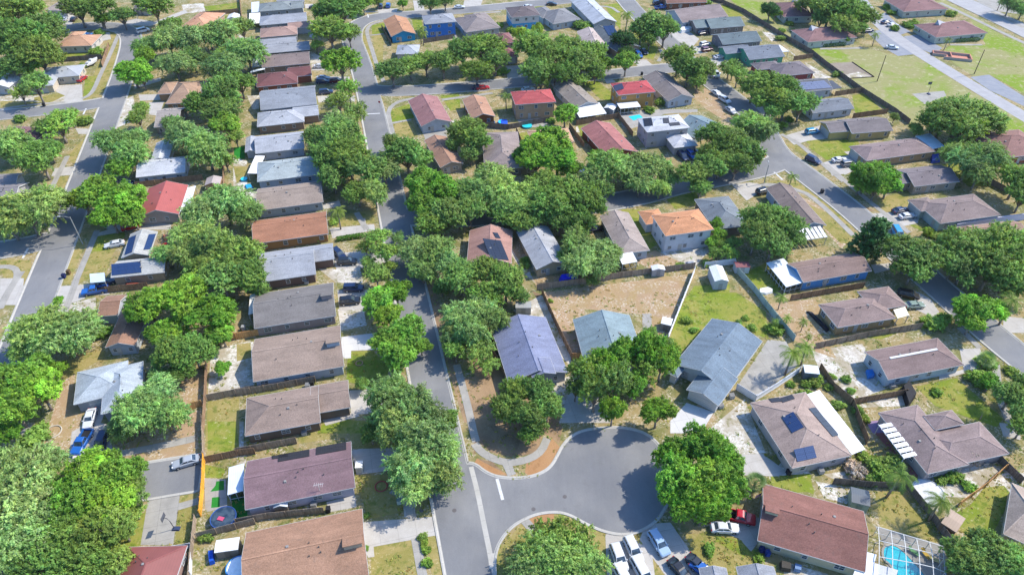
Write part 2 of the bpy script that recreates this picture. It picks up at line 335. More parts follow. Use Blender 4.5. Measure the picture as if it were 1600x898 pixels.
# pavements (sidewalks)
SW = [(14, '0,150 30,180 100,215 180,240 240,245 330,225 400,175 440,110 450,40', 1.5), (10, '0,0 0,0', 0)]
walks = []
def walk(t, s, w=1.5): walks.extend(ribbon(P(s, t), w, 1))
walk(14, '5,130 40,175 100,212 180,240 250,240 340,215 400,170 430,100'); walk(9, '1285,560 1340,760 1372,898 1385,960 1400,1010'); walk(14, '190,240 225,315', 1.6)
walk(14, '290,570 380,670'); walk(0, '700,195 690,210 640,330 590,430 550,525 520,560 480,578'); walk(0, '645,185 690,190 700,215'); walk(4, '395,90 345,190 300,280 240,420'); walk(4, '-20,738 60,735 100,755 100,800 55,870 -10,980')
walk(4, '568,525 520,640 435,840'); walk(8, '130,-60 60,40 0,160'); walk(8, '445,0 378,180 320,300'); walk(3, '385,672 470,715 545,780 640,860 700,910'); walk(7, '270,207 330,206 370,212 440,232 492,252 590,335 700,445')
walk(7, '570,110 690,215 830,330 960,430'); walk(11, '1365,265 1378,420 1440,560'); walk(1, '860,122 790,140 760,170 765,215 800,320 830,420 860,480'); walk(1, '1060,572 1000,582 930,600 885,645 890,700 918,800'); walk(1, '905,722 1020,700', 1.1); walk(1, '780,208 860,200', 1.0)
walk(13, '905,400 990,440 1030,580'); walk(13, '1045,680 1085,900 1110,1000'); walk(5, '700,420 760,520'); walk(1, '1200,585 1497,545'); walk(1, '750,72 830,72'); walk(2, '0,535 90,525'); walk(2, '560,45 700,38 800,40 850,75'); walk(2, '1090,290 1110,320 1080,360')
walk(3, '1180,15 1330,85 1460,150 1620,225', 2.0); walk(0, '0,640 200,610 380,600'); walk(12, '110,220 130,100 170,20'); walk(12, '560,215 780,175 960,140 1140,100', 1.6); walk(12, '1040,500 1160,465', 1.4); walk(3, '580,245 680,245 790,240', 1.6); walk(3, '1230,225 1390,225', 1.6)
walk(2, '0,82 80,75 160,70 ', 1.5); walk(3, '1440,60 1600,140', 2); walk(3, '90,300 240,430', 1.4); walk(5, '735,455 742,500', 1.4); walk(11, '1195,95 1290,190', 1.4); walk(3, '1480,810 1560,860', 1.5)
sheet('pavement', walks, .05, 'concrete_old')
def polys(t, ss): return [[G(*q) for q in P(s, t)] for s in ss]
# driveways
D = polys(13, ['722,590 1155,556 1168,665 800,732 805,790 768,796 745,740', '670,170 720,160 950,155 1110,185 1110,235 900,287 700,312', '525,470 690,430 700,500 540,530', '965,440 1050,430 1040,560 980,560'])
D += polys(9, ['660,710 780,705 960,700 990,810 850,845 668,850', '500,880 690,835 720,860 520,915', '588,125 745,120 960,150 960,240 735,235 600,245'])
D += polys(5, ['565,655 905,640 900,705 720,745 578,750', '542,512 802,488 810,522 640,555 560,572', '500,370 600,350 610,380 510,400'])
D += polys(1, ['436,375 560,368 560,410 440,414', '462,448 660,450 660,492 462,492', '470,562 690,560 690,596 478,600', '400,25 500,25 500,50 400,50', '425,200 480,195 480,215 425,220', '430,125 500,120 500,150 430,155', '820,55 940,50 935,78 830,80', '1030,5 1085,5 1100,68 1040,70', '1330,5 1440,-5 1420,55 1320,55'])
D += polys(4, ['540,550 690,500 810,465 830,500 760,525 560,560', '350,850 640,830 640,900 340,905', '320,160 435,150 425,200 300,208', '-20,880 170,840 150,960 -20,960', '590,500 820,460 1000,490 1000,520 830,520 640,520'])
D += polys(8, ['340,60 470,50 500,95 470,110 308,160', '0,-20 140,-20 130,110 60,105 0,150', '545,690 640,690 600,800 560,898 480,898 500,790'])
D += polys(12, ['420,60 540,0 640,20 660,200 400,235', '30,220 120,60 150,60 110,230'])
D += polys(0, ['320,500 480,495 485,600 370,618 380,560 330,540', '810,555 960,550 960,585 820,590', '870,600 960,595 930,680 870,670', '780,490 940,455 940,475 790,520', '440,750 530,755 520,785 460,785', '545,205 640,190 650,230 560,250', '330,70 440,90 420,150 320,140', '720,130 800,110 900,130 1080,60 1100,75 880,155 760,150'])
D += polys(2, ['190,385 285,385 330,475 200,475', '920,350 1010,350 1050,385 1090,385 1120,420 970,395', '1150,170 1240,170 1320,230 1260,300 1160,215', '1240,280 1330,270 1370,310 1280,320', '1370,345 1460,335 1497,365 1400,375', '455,490 530,500 540,540 480,560', '745,445 790,445 830,480 780,490', '600,0 700,0 700,10 600,15'])
D += polys(3, ['400,680 590,625 640,690 520,705 450,725', '610,815 770,790 790,830 700,870 640,880', '700,760 760,752 765,785 735,785', '25,300 120,290 130,320 60,330', '0,400 60,390 60,420 0,430', '230,540 330,530 360,580 280,590', '1140,180 1250,175 1280,200 1200,215'])
D += polys(7, ['130,205 215,195 270,205 265,240 200,280 170,250', '785,340 960,330 1010,350 1000,385 930,400 880,395', '780,580 880,570 880,600 800,620', '990,700 1060,740 1100,800 1080,830 990,790', '550,105 700,60 720,130 660,160', '1400,820 1497,830 1497,898 1400,898'])
D += polys(11, ['1195,195 1290,190 1320,270 1210,310 1100,340 1100,320 1215,290', '168,690 272,683 390,770 350,790 160,784', '1380,540 1480,545 1480,620 1400,600', '1300,110 1390,90 1430,150 1340,170'])
D += polys(15, ['170,560 285,480 275,600 235,650 180,590', '100,490 200,500 250,480 285,480 270,600 190,590 80,550'])
D += polys(14, ['770,660 860,640 960,700 1040,750 1060,898 780,898', '1010,600 1150,590 1290,790 1330,898 1120,898 970,690'])
D += polys(10, ['540,760 640,700 760,700 800,900 500,900', '560,700 720,690 700,760 540,780'])
sheet('driveway', D, .026, 'concrete')
W = polys(9, ['612,398 812,374 900,380 900,470 668,478 668,522 632,524 612,500'])
W += polys(10, ['1245,782 1405,838 1330,960 1150,960 1150,890'])
W += polys(15, ['1600,60 1600,60 1600,61'])[:0]
sheet('new_driveway', W, .032, 'concrete_white')
sheet('concrete_yard', polys(11, ['300,150 385,160 440,270 240,425 150,378']) + polys(12, ['868,440 1056,406 1012,722 822,722']) + polys(3, ['1040,470 1200,455 1212,480 1102,522']) + polys(10, ['985,262 1040,262 1042,370 990,370']) + polys(2, ['250,690 330,690 450,690 420,745 280,745', '850,670 1010,640 1130,640 1130,660 980,735 900,760 870,740', '1010,640 1310,640 1310,655 1100,668']) + polys(1, ['1090,785 1220,760 1230,800 1110,835', '1100,230 1280,205 1290,225 1110,240', ]) + polys(15, ['855,520 1205,620 1215,768 850,900 740,900 940,700']) + polys(11, ['1500,0 1500,0 1501,0'])[:0] + polys(12, ['1195,330 1320,340 1330,500 1200,530']), .02, 'concrete_old')
sheet('parking_court', polys(3, ['1340,-10 1540,-10 1600,60 1600,75 1440,55']), .02, 'concrete_old')
sheet('red_patio', polys(11, ['800,590 830,570 905,690 870,670', '955,740 1040,770 960,805', '1000,725 1050,770 960,790', ]), .022, 'paver_red'); sheet('lilac_patio', polys(11, ['755,535 840,525 850,585 790,588']), .024, 'deck_lilac')
# yard surfaces
sheet('lawn', polys(10, ['1290,100 1497,90 1497,290 1410,290 1190,520 1150,400 1215,210']) + polys(11, ['0,-60 150,-70 290,20 300,150 60,50 0,110', '990,370 1180,330 1400,520 1370,560 1080,460', '300,815 480,780 520,860 360,870', '830,150 1060,60 1090,100 1000,100 680,130']) + polys(9, ['650,485 790,478 900,560 850,700 640,660', '500,910 640,880 900,900 900,960 470,960']) +
      polys(12, ['1215,170 1215,0 1380,0 1400,180', '1200,250 1320,280 1300,330 1200,330', '640,640 900,500 830,720 700,790']) + polys(15, ['330,275 530,260 550,365 500,345 350,320', '60,570 190,595 270,660 200,680 60,600', '1230,470 1330,420 1400,330 1500,320 1540,370 1430,590 1330,600']) + polys(2, ['640,480 720,470 830,560 790,590 740,580', '860,80 960,0 760,30 860,180', '930,180 1010,170 1080,280 1050,350 970,330', '300,30 420,20 400,60', '560,90 600,70 620,110', '1120,110 1210,60 1230,120 1150,170', '265,780 320,770 320,810 280,820', '610,740 660,740 690,850 640,830']) +
      polys(3, ['740,480 800,465 900,560 760,580', '80,30 150,25 200,80 130,90', '500,700 770,700 780,730 610,790']) + polys(7, ['1110,110 1220,100 1330,210 1240,215', '500,10 600,0 720,20 700,60 570,90 490,30', '190,620 290,570 380,690 260,730', '950,390 1160,420 1080,450']) + polys(1, ['895,645 1030,600 1045,690 905,715', '1020,110 1080,120 1090,170 1040,180', '790,150 870,130 880,190 790,205', '1190,560 1300,550 1310,640 1250,650']) + polys(6, ['860,400 970,400 1080,600 1020,640 900,480', '1100,310 1300,300 1330,370 1180,400', '740,340 900,360 870,400 760,390']) + polys(4, ['1370,40 1430,30 1430,100 1370,110', '540,555 730,530 730,560 640,640 520,650']) + polys(0, ['1190,40 1400,15 1400,60 1230,75', '1220,90 1330,90 1320,130 1210,150', '350,310 520,300 520,335 350,350', '440,680 530,675 530,730 460,745', '500,445 570,445 520,570 485,580']), .012, 'lawn_green')
sheet('playing_field', polys(3, ['580,240 800,240 985,284 1060,282 1120,320 1340,460 1600,600 1600,665 1400,640 1040,620 920,560 790,452 690,400 600,320 545,275', '110,-20 285,-20 460,170 600,240 545,275 420,190 300,130 200,60', '1320,80 1440,150 1600,230 1600,470 1430,375 1350,385 1240,310 1170,270 1240,225 1410,225', '1160,10 1240,60 1350,100 1480,160 1600,240 1600,215 1200,0', '870,60 1000,90 1090,160 1160,210 1240,200 1090,140 990,80']), .014, 'lawn_vivid')
sheet('dry_lawn', polys(13, ['785,730 1030,690 1068,898 785,898', '1110,672 1160,668 1210,898 1140,898', '700,320 1000,300 1010,520 765,572', '360,130 640,90 650,0 520,0 360,100', '640,0 1000,0 900,150 680,160']) + polys(4, ['545,555 730,540 640,700 625,770 460,832', '340,210 400,205 330,420 300,420', '440,590 500,590 410,838 370,838', '-20,700 80,690 180,700 180,770 100,860 50,860', '385,100 420,60 500,-20 440,140']) + polys(12, ['1200,20 1395,0 1400,190 1210,215', '1050,400 1160,360 1150,465 1045,490', '1045,495 1155,470 1100,720 1020,720']) + polys(15, ['855,350 985,350 1180,600 1130,610 880,530', '0,600 60,570 280,660 280,768 -60,768 -60,640']) + polys(14, ['1230,660 1560,640 1497,898 1350,860', '320,560 480,525 620,560 820,680 810,898 130,898 140,750', '960,665 1010,655 1045,715 975,740', '1000,770 1060,760 1180,898 1060,898']) +
      polys(1, ['905,720 1030,700 1060,800 920,800', '835,650 880,640 905,800 870,820', '730,210 760,200 830,420 800,480 740,290', '790,210 860,205 850,420 830,400', '760,75 850,70 830,80 770,82']) + polys(7, ['470,290 590,340 700,450 690,480 640,480 480,330', '805,270 960,240 950,330 830,330', '280,190 470,185 600,240 710,400 690,410 580,320 470,240 380,205']) + polys(5, ['570,440 805,400 805,480 560,505', '-20,150 60,150 60,200 0,250']) + polys(8, ['420,420 620,400 600,450 330,600 330,560', '1215,700 1400,680 1400,898 1205,898']) + polys(0, ['650,190 735,200 640,450 590,560 480,600', '0,590 380,600 370,625 0,650', '430,210 600,190 570,240 460,250', '200,570 380,540 380,560 300,600 200,590']) + polys(3, ['400,720 470,715 545,775 520,785', '330,690 340,820 250,830']) + polys(9, ['490,900 900,890 900,898 640,898', '0,440 80,430 85,520 0,540']), .009, 'lawn_dry')
sheet('bare_dirt', polys(10, ['400,140 1250,30 1215,200 1130,430 990,440 985,265 650,235 650,520 570,520']) + polys(8, ['340,560 440,520 430,700 480,760 470,898 270,898 330,700', '1040,540 1200,500 1190,720 1080,750', '1010,760 1180,750 1170,898 980,898', '1290,280 1400,260 1440,310 1310,330']) + polys(12, ['160,200 280,0 440,0 400,200 340,260', '640,0 1160,0 1160,180 850,240 800,200 640,230']) + polys(11, ['0,430 60,520 -60,600 -60,480', '280,20 520,60 620,240 500,200 400,140 330,60']) + polys(7, ['300,760 520,740 620,880 590,898 320,898', '410,250 480,270 600,340 690,470 640,500']) + polys(6, ['150,520 260,500 370,760 310,770', '930,700 1060,640 1280,740 1080,770', '340,790 680,790 640,830 370,860', '-20,770 100,700 60,960']) + polys(3, ['0,440 60,470 160,600 130,620 0,540', '300,700 355,770 300,830 240,840']) + polys(2, ['1300,520 1497,640 1497,720 1370,640 1290,580']) + polys(5, ['920,270 1010,250 1000,330 950,320', '1130,-20 1300,-20 1300,40']), .008, 'tan_dirt')
sheet('sandy_yard', polys(11, ['500,200 740,170 860,350 880,370 690,440 540,290', '0,590 190,430 240,560 290,680 160,690 -60,700', '850,400 960,390 950,460 700,470', '1000,790 1300,680 1500,780 1480,898 1010,880', '560,780 700,760 690,810 600,800', '420,650 500,780 300,800']) + polys(8, ['1235,390 1480,350 1490,600 1215,665', '300,160 560,90 560,200 300,190', '1240,400 1320,360 1300,600 1230,640']) + polys(10, ['400,150 560,200 640,250 650,480 570,520', '230,240 420,140 570,520 560,560', '400,680 640,600 700,720 500,800']) + polys(9, ['590,235 740,230 760,330 610,360', '0,440 80,420 90,620 -20,700', '0,380 100,370 110,400 0,410']) + polys(5, ['-20,90 60,120 60,290 150,300 150,360 -20,480', '480,750 720,740 740,830 580,830']) + polys(3, ['500,310 640,390 560,395', '290,160 370,170 340,210', '410,240 460,280 470,300', '1080,780 1120,700 1120,800']) + polys(13, ['520,470 690,440 700,500 540,520', '0,560 60,530 500,500 500,520 0,600', '0,190 60,200 40,300 0,300', '0,0 40,0 40,160 0,170']) + polys(15, ['560,300 740,330 740,420 600,380', '1030,300 1180,300 1170,450 1100,420', '400,700 640,768 400,768']) + polys(1, ['60,560 130,560 130,640 90,640', '430,300 490,330 490,370 430,370', '0,200 100,240 60,280', '1060,740 1290,700 1240,780 1100,780']) + polys(0, ['-10,560 200,560 400,560 380,600 0,650', '1060,30 1190,20 1200,70 1080,80', '700,600 780,560 800,700 680,750']) + polys(6, ['250,620 370,840 300,780 200,640', '1080,640 1400,620 1290,740 1180,760']) + polys(2, ['600,740 640,740 640,775 600,775']), .006, 'sand')
sheet('mulch_bed', polys(9, ['1080,60 1140,60 1300,560 1370,898 1330,898 1240,600']) + polys(14, ['0,200 40,150 0,0 -60,-250 100,-300 400,-200 520,40 500,130 400,60 380,180 240,210 100,180 0,100', '20,215 110,235 200,320 120,310']) + polys(10, ['60,400 190,640 200,700 60,760 -20,560', '340,130 400,150 370,170']) + polys(11, ['280,20 320,80 350,150 300,60']) + polys(7, ['215,60 330,30 340,80 260,130', '700,270 800,330 770,330']), .0105, 'mulch')
sheet('orange_mulch_bed', polys(14, ['310,240 400,190 460,100 505,150 490,220 430,280 330,322 300,300', '320,560 400,535 470,530 470,600 370,640', '0,250 20,215 60,240 200,310 100,310']) + polys(3, ['280,700 330,700 358,770 330,820 270,830 300,780']), .0125, 'orange_mulch')
sheet('sand_court', polys(3, ['600,318 742,312 848,386 700,394']), .02, 'court_sand'); sheet('sand_court', polys(3, ['690,380 770,360 845,386 700,392']), .024, 'sand')
sheet('artificial_turf', polys(12, ['1265,350 1310,345 1310,400 1230,410 1260,375', '1240,445 1285,440 1285,500 1235,505', '1350,440 1430,430 1450,560 1370,570']) + polys(4, ['1368,40 1430,35 1432,105 1370,108']), .024, 'turf')
# ------------------------------------------------------------------ houses
def WH(v=236): return alb((v, v, v - 3))
def roof_geo(x0, x1, y0, y1, ze, slope, kind, axis):
    """top vertices and faces of a roof over a rectangle; axis 'u' or 'v' gives the ridge direction"""
    if axis == 'v':
        vs, fs = roof_geo(y0, y1, x0, x1, ze, slope, kind, 'u'); return [(b, a, c) for a, b, c in vs], [f[::-1] for f in fs]
    w = (y1 - y0) / 2; ym = (y0 + y1) / 2; zr = ze + w * slope
    ins = min(w, (x1 - x0) / 2 - .01)
    a, b = (0, 0)
    if kind == 'hip': a = b = ins
    if kind == 'hip_left': a = ins
    if kind == 'hip_right': b = ins
    vs = [(x0, y0, ze), (x1, y0, ze), (x1, y1, ze), (x0, y1, ze), (x0 + a, ym, zr), (x1 - b, ym, zr)]
    fs = [(0, 1, 5, 4), (2, 3, 4, 5)]
    if a: fs.append((3, 0, 4))
    if b: fs.append((1, 2, 5))
    return vs, fs
def wall_geo(x0, x1, y0, y1, ze, slope, kind, axis, o, th):
    """closed wall body below that roof, gables where the roof has gables"""
    if axis == 'v':
        vs, fs = wall_geo(y0, y1, x0, x1, ze, slope, kind, 'u', o, th); return [(b, a, c) for a, b, c in vs], [f[::-1] for f in fs]
    w = (y1 - y0) / 2; ym = (y0 + y1) / 2; zt = ze - th + o * slope - .015; zr = ze - th + w * slope - .02
    X0, X1, Y0, Y1 = x0 + o, x1 - o, y0 + o, y1 - o
    gl = kind in ('gable', 'hip_right'); gr = kind in ('gable', 'hip_left')
    vs = [(X0, Y0, -.05), (X1, Y0, -.05), (X1, Y1, -.05), (X0, Y1, -.05), (X0, Y0, zt), (X1, Y0, zt), (X1, Y1, zt), (X0, Y1, zt)]
    fs = [(0, 3, 2, 1), (0, 1, 5, 4), (2, 3, 7, 6), (3, 0, 4, 7), (1, 2, 6, 5), (4, 5, 6, 7)]
    if gl: vs += [(X0, ym, zr), (X0 + .12, Y0, zt), (X0 + .12, Y1, zt), (X0 + .12, ym, zr)]; k = len(vs) - 4; fs += [(7, 4, k), (k + 1, k + 2, k + 3), (4, k + 1, k + 3, k), (k + 2, 7, k, k + 3)]
    if gr: vs += [(X1, ym, zr), (X1 - .12, Y0, zt), (X1 - .12, Y1, zt), (X1 - .12, ym, zr)]; k = len(vs) - 4; fs += [(5, 6, k), (k + 2, k + 1, k + 3), (k + 1, 5, k, k + 3), (6, k + 2, k + 3, k)]
    return vs, fs
SOLAR = (.018, .03, .075)
def house(nick, label, t, pts, ridge='u', kind='gable', roof=(150, 130, 120), wall=(220, 220, 220), storeys=1, grid=False, wings=(), solar=(), garage=None, patios=(), slope=.36, ridge_strip=None, cler=None, dormer=False, lower=None, mat='shingle', name='house', cat='house', win=True, vents=5, o=.42, trim=(238, 238, 236), hw=2.75, smat=SOLAR, door_side=None, skylight=()):
    ze = hw if storeys == 1 else hw + 2.75
    A, B, C = [G(*q, z=ze) for q in TP(t, pts)]
    u = (STREET_U.copy() if grid else (B - A)); u.z = 0; u.normalize(); v = Vector((-u.y, u.x, 0))
    L = (B - A).dot(u); Wd = (C - B).dot(v)
    org = Vector((B.x, B.y, 0)) - u * L / 2 + v * Wd / 2
    root = empty(name, org, math.atan2(u.y, u.x)); tag(root, label, cat)
    def loc(w): d = Vector(w) - org; return (d.dot(u), d.dot(v), w[2])
    cx, cy = PROJ(org + Vector((0, 0, ze))); LANDMARKS.append((nick, cx, cy))
    rc = alb(roof, .74 if mat == 'shingle' else .56); wc = alb(wall); th = .17
    rects = [(-L / 2, L / 2, -Wd / 2, Wd / 2, ze, kind, ridge, storeys)]
    for wg in wings:
        zz = wg.get('ze', ze - .06); a, b, c = [loc(G(*q, z=zz)) for q in TP(wg.get('t', t), wg['p'])]
        x0, x1 = sorted((a[0], b[0])); y0, y1 = min(a[1], b[1]), max(c[1], a[1] + 1)
        y0 = (a[1] + b[1]) / 2
        if wg.get('ext'):
            e = wg['ext']
            if e == 'l': x0 -= 3
            if e == 'r': x1 += 3
            if e == 'b': y1 += 3
            if e == 'f': y0 -= 3
        rects.append((x0, x1, y0, y1, zz, wg.get('k', 'gable'), wg.get('r', 'u'), 1))
    planes = []
    roof_mb = MB(); wall_mb = MB()
    for i, (x0, x1, y0, y1, zz, k, ax, st) in enumerate(rects):
        vs, fs = roof_geo(x0, x1, y0, y1, zz, slope, k, ax); roof_mb.shell(vs, fs, th)
        w = wall_geo(x0, x1, y0, y1, zz, slope, k, ax, o, th)
        (wall_mb if i == 0 else wall_mb).add(*w)
        for f in fs: planes.append((vs, f))
    if dormer:
        dx = -L / 2 + Wd * .42; dz = ze + Wd * .5 * slope; dm = MB(); dm.add([(dx - .6, -1.2, dz - 1.0), (dx + 2.6, .2, dz + .05), (dx - .2, 1.6, dz + .9), (dx - .9, 1.7, dz - .9), (dx + 2.5, 1.4, dz - .3)], [(0, 1, 2), (0, 2, 3), (2, 1, 4), (2, 4, 3), (0, 3, 4, 1)]); dm.build('roof_lantern', 'trim', root, alb((205, 205, 214)))
    if cler:
        ca, cb, cs = cler; ym = 0; zr = ze + Wd / 2 * slope; a_, b_ = -L / 2 + ca * L, -L / 2 + cb * L
        roof_mb.shell([(a_, ym - cs, zr + cs * slope), (b_, ym - cs, zr + cs * slope), (b_, ym + .9, zr - .9 * slope + .05), (a_, ym + .9, zr - .9 * slope + .05)], [(0, 1, 2, 3)], .12)
        zb_ = zr - cs * slope - .15; x_, X_ = a_ + .15, b_ - .15; y_ = ym - cs + .25; wall_mb.add([(x_, y_, zb_), (X_, y_, zb_), (X_, ym + .5, zb_), (x_, ym + .5, zb_), (x_, y_, zr + (cs - .25) * slope - .14), (X_, y_, zr + (cs - .25) * slope - .14), (X_, ym + .5, zr - .5 * slope - .14), (x_, ym + .5, zr - .5 * slope - .14)], [(0, 3, 2, 1), (0, 1, 5, 4), (1, 2, 6, 5), (2, 3, 7, 6), (3, 0, 4, 7), (4, 5, 6, 7)])
    r_o = roof_mb.build('roof', mat, root, rc); wall_o = wall_mb.build('wall', 'wall', root, wc)
    # fascia: pale edge boards along the eaves and gables
    fas = MB()
    for (x0, x1, y0, y1, zz, k, ax, st) in rects:
        vs, fs = roof_geo(x0, x1, y0, y1, zz, slope, k, ax); cnt = set()
        for f in fs:
            for i in range(len(f)): cnt.add((f[i], f[(i + 1) % len(f)]))
        for a, b in cnt:
            if (b, a) not in cnt:
                pa, pb = Vector(vs[a]), Vector(vs[b]); d = (pb - pa); n = Vector((d.y, -d.x, 0)).normalized() * .03
                fas.bar(pa + n - Vector((0, 0, .1)), pb + n - Vector((0, 0, .1)), .04, .2)
    fas.build('fascia', 'trim', r_o, alb(trim))
    if lower is not None:
        mb = MB(); mb.box(-L / 2 + o - .04, L / 2 - o + .04, -Wd / 2 + o - .04, Wd / 2 - o + .04, 0, 2.7); mb.build('lower_wall', 'wall', root, alb(lower))
    rr = random.Random(nick)
    # ridge cap
    cap = MB()
    for (x0, x1, y0, y1, zz, k, ax, st) in rects:
        vs, fs = roof_geo(x0, x1, y0, y1, zz, slope, k, ax); lift = Vector((0, 0, .015))
        cap.bar(Vector(vs[4]) + lift, Vector(vs[5]) + lift, .26, .05)
        ym = None
        if k in ('hip', 'hip_left'): cap.bar(Vector(vs[4]) + lift, Vector(vs[0]) + lift, .2, .05); cap.bar(Vector(vs[4]) + lift, Vector(vs[3]) + lift, .2, .05)
        if k in ('hip', 'hip_right'): cap.bar(Vector(vs[5]) + lift, Vector(vs[1]) + lift, .2, .05); cap.bar(Vector(vs[5]) + lift, Vector(vs[2]) + lift, .2, .05)
    cap.build('ridge_cap', mat, r_o, tuple(min(1, q * 1.18) for q in rc[:3]))
    def add_window(cx_, cy_, z, nx, ny, w_, h_, sill=True):
        fm = MB(); tx, ty = -ny, nx
        c = Vector((cx_, cy_, z)); tt = Vector((tx, ty, 0)); nn = Vector((nx, ny, 0)); hh = Vector((0, 0, 1))
        for s in (-1, 1):
            fm.bar(c + tt * s * w_ / 2 - hh * (h_ / 2 + .05) + nn * .04, c + tt * s * w_ / 2 + hh * (h_ / 2 + .05) + nn * .04, .1, .1); fm.bar(c - tt * w_ / 2 + hh * s * h_ / 2 + nn * .045, c + tt * w_ / 2 + hh * s * h_ / 2 + nn * .045, .1, .1)
        fm.bar(c - tt * w_ / 2 + nn * .05, c + tt * w_ / 2 + nn * .05, .06, .06)
        if w_ > 1.3: fm.bar(c - hh * h_ / 2 + nn * .052, c + hh * h_ / 2 + nn * .052, .06, .06)
        f = fm.build('window', 'trim', root, WH(240))
        pm = MB(); a = c + nn * .03; pm.add([a - tt * w_ / 2 - hh * h_ / 2, a + tt * w_ / 2 - hh * h_ / 2, a + tt * w_ / 2 + hh * h_ / 2, a - tt * w_ / 2 + hh * h_ / 2], [(0, 1, 2, 3) if True else 0]); pm.build('pane', 'glass', f)
    def add_door(cx_, cy_, nx, ny, w_=.95, h_=2.05, col=(225, 225, 222), nm='door'):
        dm = MB(); tt = Vector((-ny, nx, 0)); nn = Vector((nx, ny, 0)); c = Vector((cx_, cy_, 0))
        a = c - tt * w_ / 2; b = c + tt * w_ / 2; dm.add([a, b, b + nn * .06, a + nn * .06, a + Vector((0, 0, h_)), b + Vector((0, 0, h_)), b + nn * .06 + Vector((0, 0, h_)), a + nn * .06 + Vector((0, 0, h_))], [(0, 1, 5, 4), (1, 2, 6, 5), (2, 3, 7, 6), (3, 0, 4, 7), (4, 5, 6, 7)])
        d = dm.build(nm, 'trim', root, alb(col)); 
        if nm == 'garage_door':
            pm = MB()
            for k in range(4): pm.bar(a + nn * .07 + Vector((0, 0, .06 + k * h_ / 4)), b + nn * .07 + Vector((0, 0, .06 + k * h_ / 4)), .03, .05)
            pm.build('panel_rail', 'trim', d, tuple(q * .7 for q in alb(col)[:3]))
        return d
    # windows on the walls of the main body
    if win:
        x0, x1, y0, y1 = -L / 2 + o, L / 2 - o, -Wd / 2 + o, Wd / 2 - o
        big = L > 12
        for fl in range(storeys):
            z = 1.45 + fl * 2.75
            n = max(2, int(L / 4.2)) if storeys == 1 else 3
            for k in range(n):
                f_ = (k + .5 + rr.uniform(-.18, .18)) / n; add_window(x0 + (x1 - x0) * f_, y0 - (.04 if lower and fl == 0 else 0), z, 0, -1, rr.choice([.85, 1.0, 1.5]), rr.choice([.95, 1.15]))
            for k in range(2):
                f_ = (k + .5 + rr.uniform(-.12, .12)) / 2
                if not (garage == 'l'): add_window(x0 - (.04 if lower and fl == 0 else 0), y0 + (y1 - y0) * f_, z, -1, 0, rr.choice([.9, 1.4]), 1.1)
                if not (garage == 'r'): add_window(x1 + (.04 if lower and fl == 0 else 0), y0 + (y1 - y0) * (1 - f_), z, 1, 0, rr.choice([.9, 1.4]), 1.1)
            if garage != 'b': add_window((x0 + x1) / 2 + rr.uniform(-1, 1), y1, z, 0, 1, 1.4, 1.1)
        side = {'l': (x0, y0 + (y1 - y0) * .72, -1, 0), 'r': (x1, y0 + (y1 - y0) * .7, 1, 0), 'f': (x0 + (x1 - x0) * .68, y0, 0, -1), 'b': (x0 + (x1 - x0) * .7, y1, 0, 1)}
        if garage:
            x, y, nx, ny = side[garage]
            if len(rects) > 1:
                a0, a1, b0, b1 = rects[1][:4]
                x, y = {'l': (a0 + o, (b0 + b1) / 2), 'r': (a1 - o, (b0 + b1) / 2), 'f': ((a0 + a1) / 2, b0 + o), 'b': ((a0 + a1) / 2, b1 - o)}[garage]
            span = (y1 - y0) if garage in 'lr' else (x1 - x0)
            gw = min(4.8, span * .5) if len(rects) == 1 else min(4.8, ((rects[1][3] - rects[1][2]) if garage in 'lr' else (rects[1][1] - rects[1][0])) - 2 * o - .5)
            if gw > 1.8: add_door(x, y, nx, ny, gw, 2.15, (236, 236, 234), 'garage_door')
            dx, dy, nx, ny = side[garage]; f_ = .22
            if garage in 'lr': add_door(dx, y0 + (y1 - y0) * f_, nx, ny, .95, 2.05, (200, 196, 190))
            else: add_door(x0 + (x1 - x0) * f_, dy, nx, ny, .95, 2.05, (200, 196, 190))
        else: add_door(x0 + (x1 - x0) * .35, y0 - (.045 if lower else 0), 0, -1, .95, 2.05, (210, 206, 200))
    # vents, pipes on the roof
    x0, x1, y0, y1, zz, k, ax, _ = rects[0]
    for i in range(vents):
        ux = rr.uniform(x0 + (x1 - x0) * .25, x1 - (x1 - x0) * .25); vy = rr.uniform(y0 + (y1 - y0) * .25, y1 - (y1 - y0) * .25)
        if ax == 'u': h = zz + min(vy - y0, y1 - vy) * slope
        else: h = zz + min(ux - x0, x1 - ux) * slope
        if k != 'gable': h = min(h, zz + min(ux - x0, x1 - ux, vy - y0, y1 - vy) * slope)
        vm = MB()
        if i % 3 == 2: vm.box(ux - .25, ux + .25, vy - .25, vy + .25, h - .1, h + .2, 0, .06); vm.build('roof_vent', 'trim', r_o, alb((170, 168, 165)))
        else: vm.tube([(ux, vy, h - .2), (ux, vy, h + .35)], .08, 8); vm.build('vent_pipe', 'trim', r_o, alb((110, 108, 106)))
    if ridge_strip:
        rs = MB(); rs.bar((-L / 2 + L * ridge_strip[0], 0, ze + Wd / 2 * slope + .06), (-L / 2 + L * ridge_strip[1], 0, ze + Wd / 2 * slope + .06), .5, .12); rs.build('ridge_skylight', 'trim', r_o, WH(246))
    # solar panels / skylights lying on the roof planes
    def on_roof(px, py, fi):
        d = RAY(px, py); D = (d.dot(u), d.dot(v), d.z); c0 = Vector((0, 0, CAM_H)); O = ((c0 - org).dot(u), (c0 - org).dot(v), CAM_H)
        vs, f = planes[fi]; p0, p1, p2 = Vector(vs[f[0]]), Vector(vs[f[1]]), Vector(vs[f[2]]); n = (p1 - p0).cross(p2 - p0).normalized()
        if n.z < 0: n = -n
        D = Vector(D); O = Vector(O); tt = (p0 - O).dot(n) / D.dot(n); return O + D * tt, n
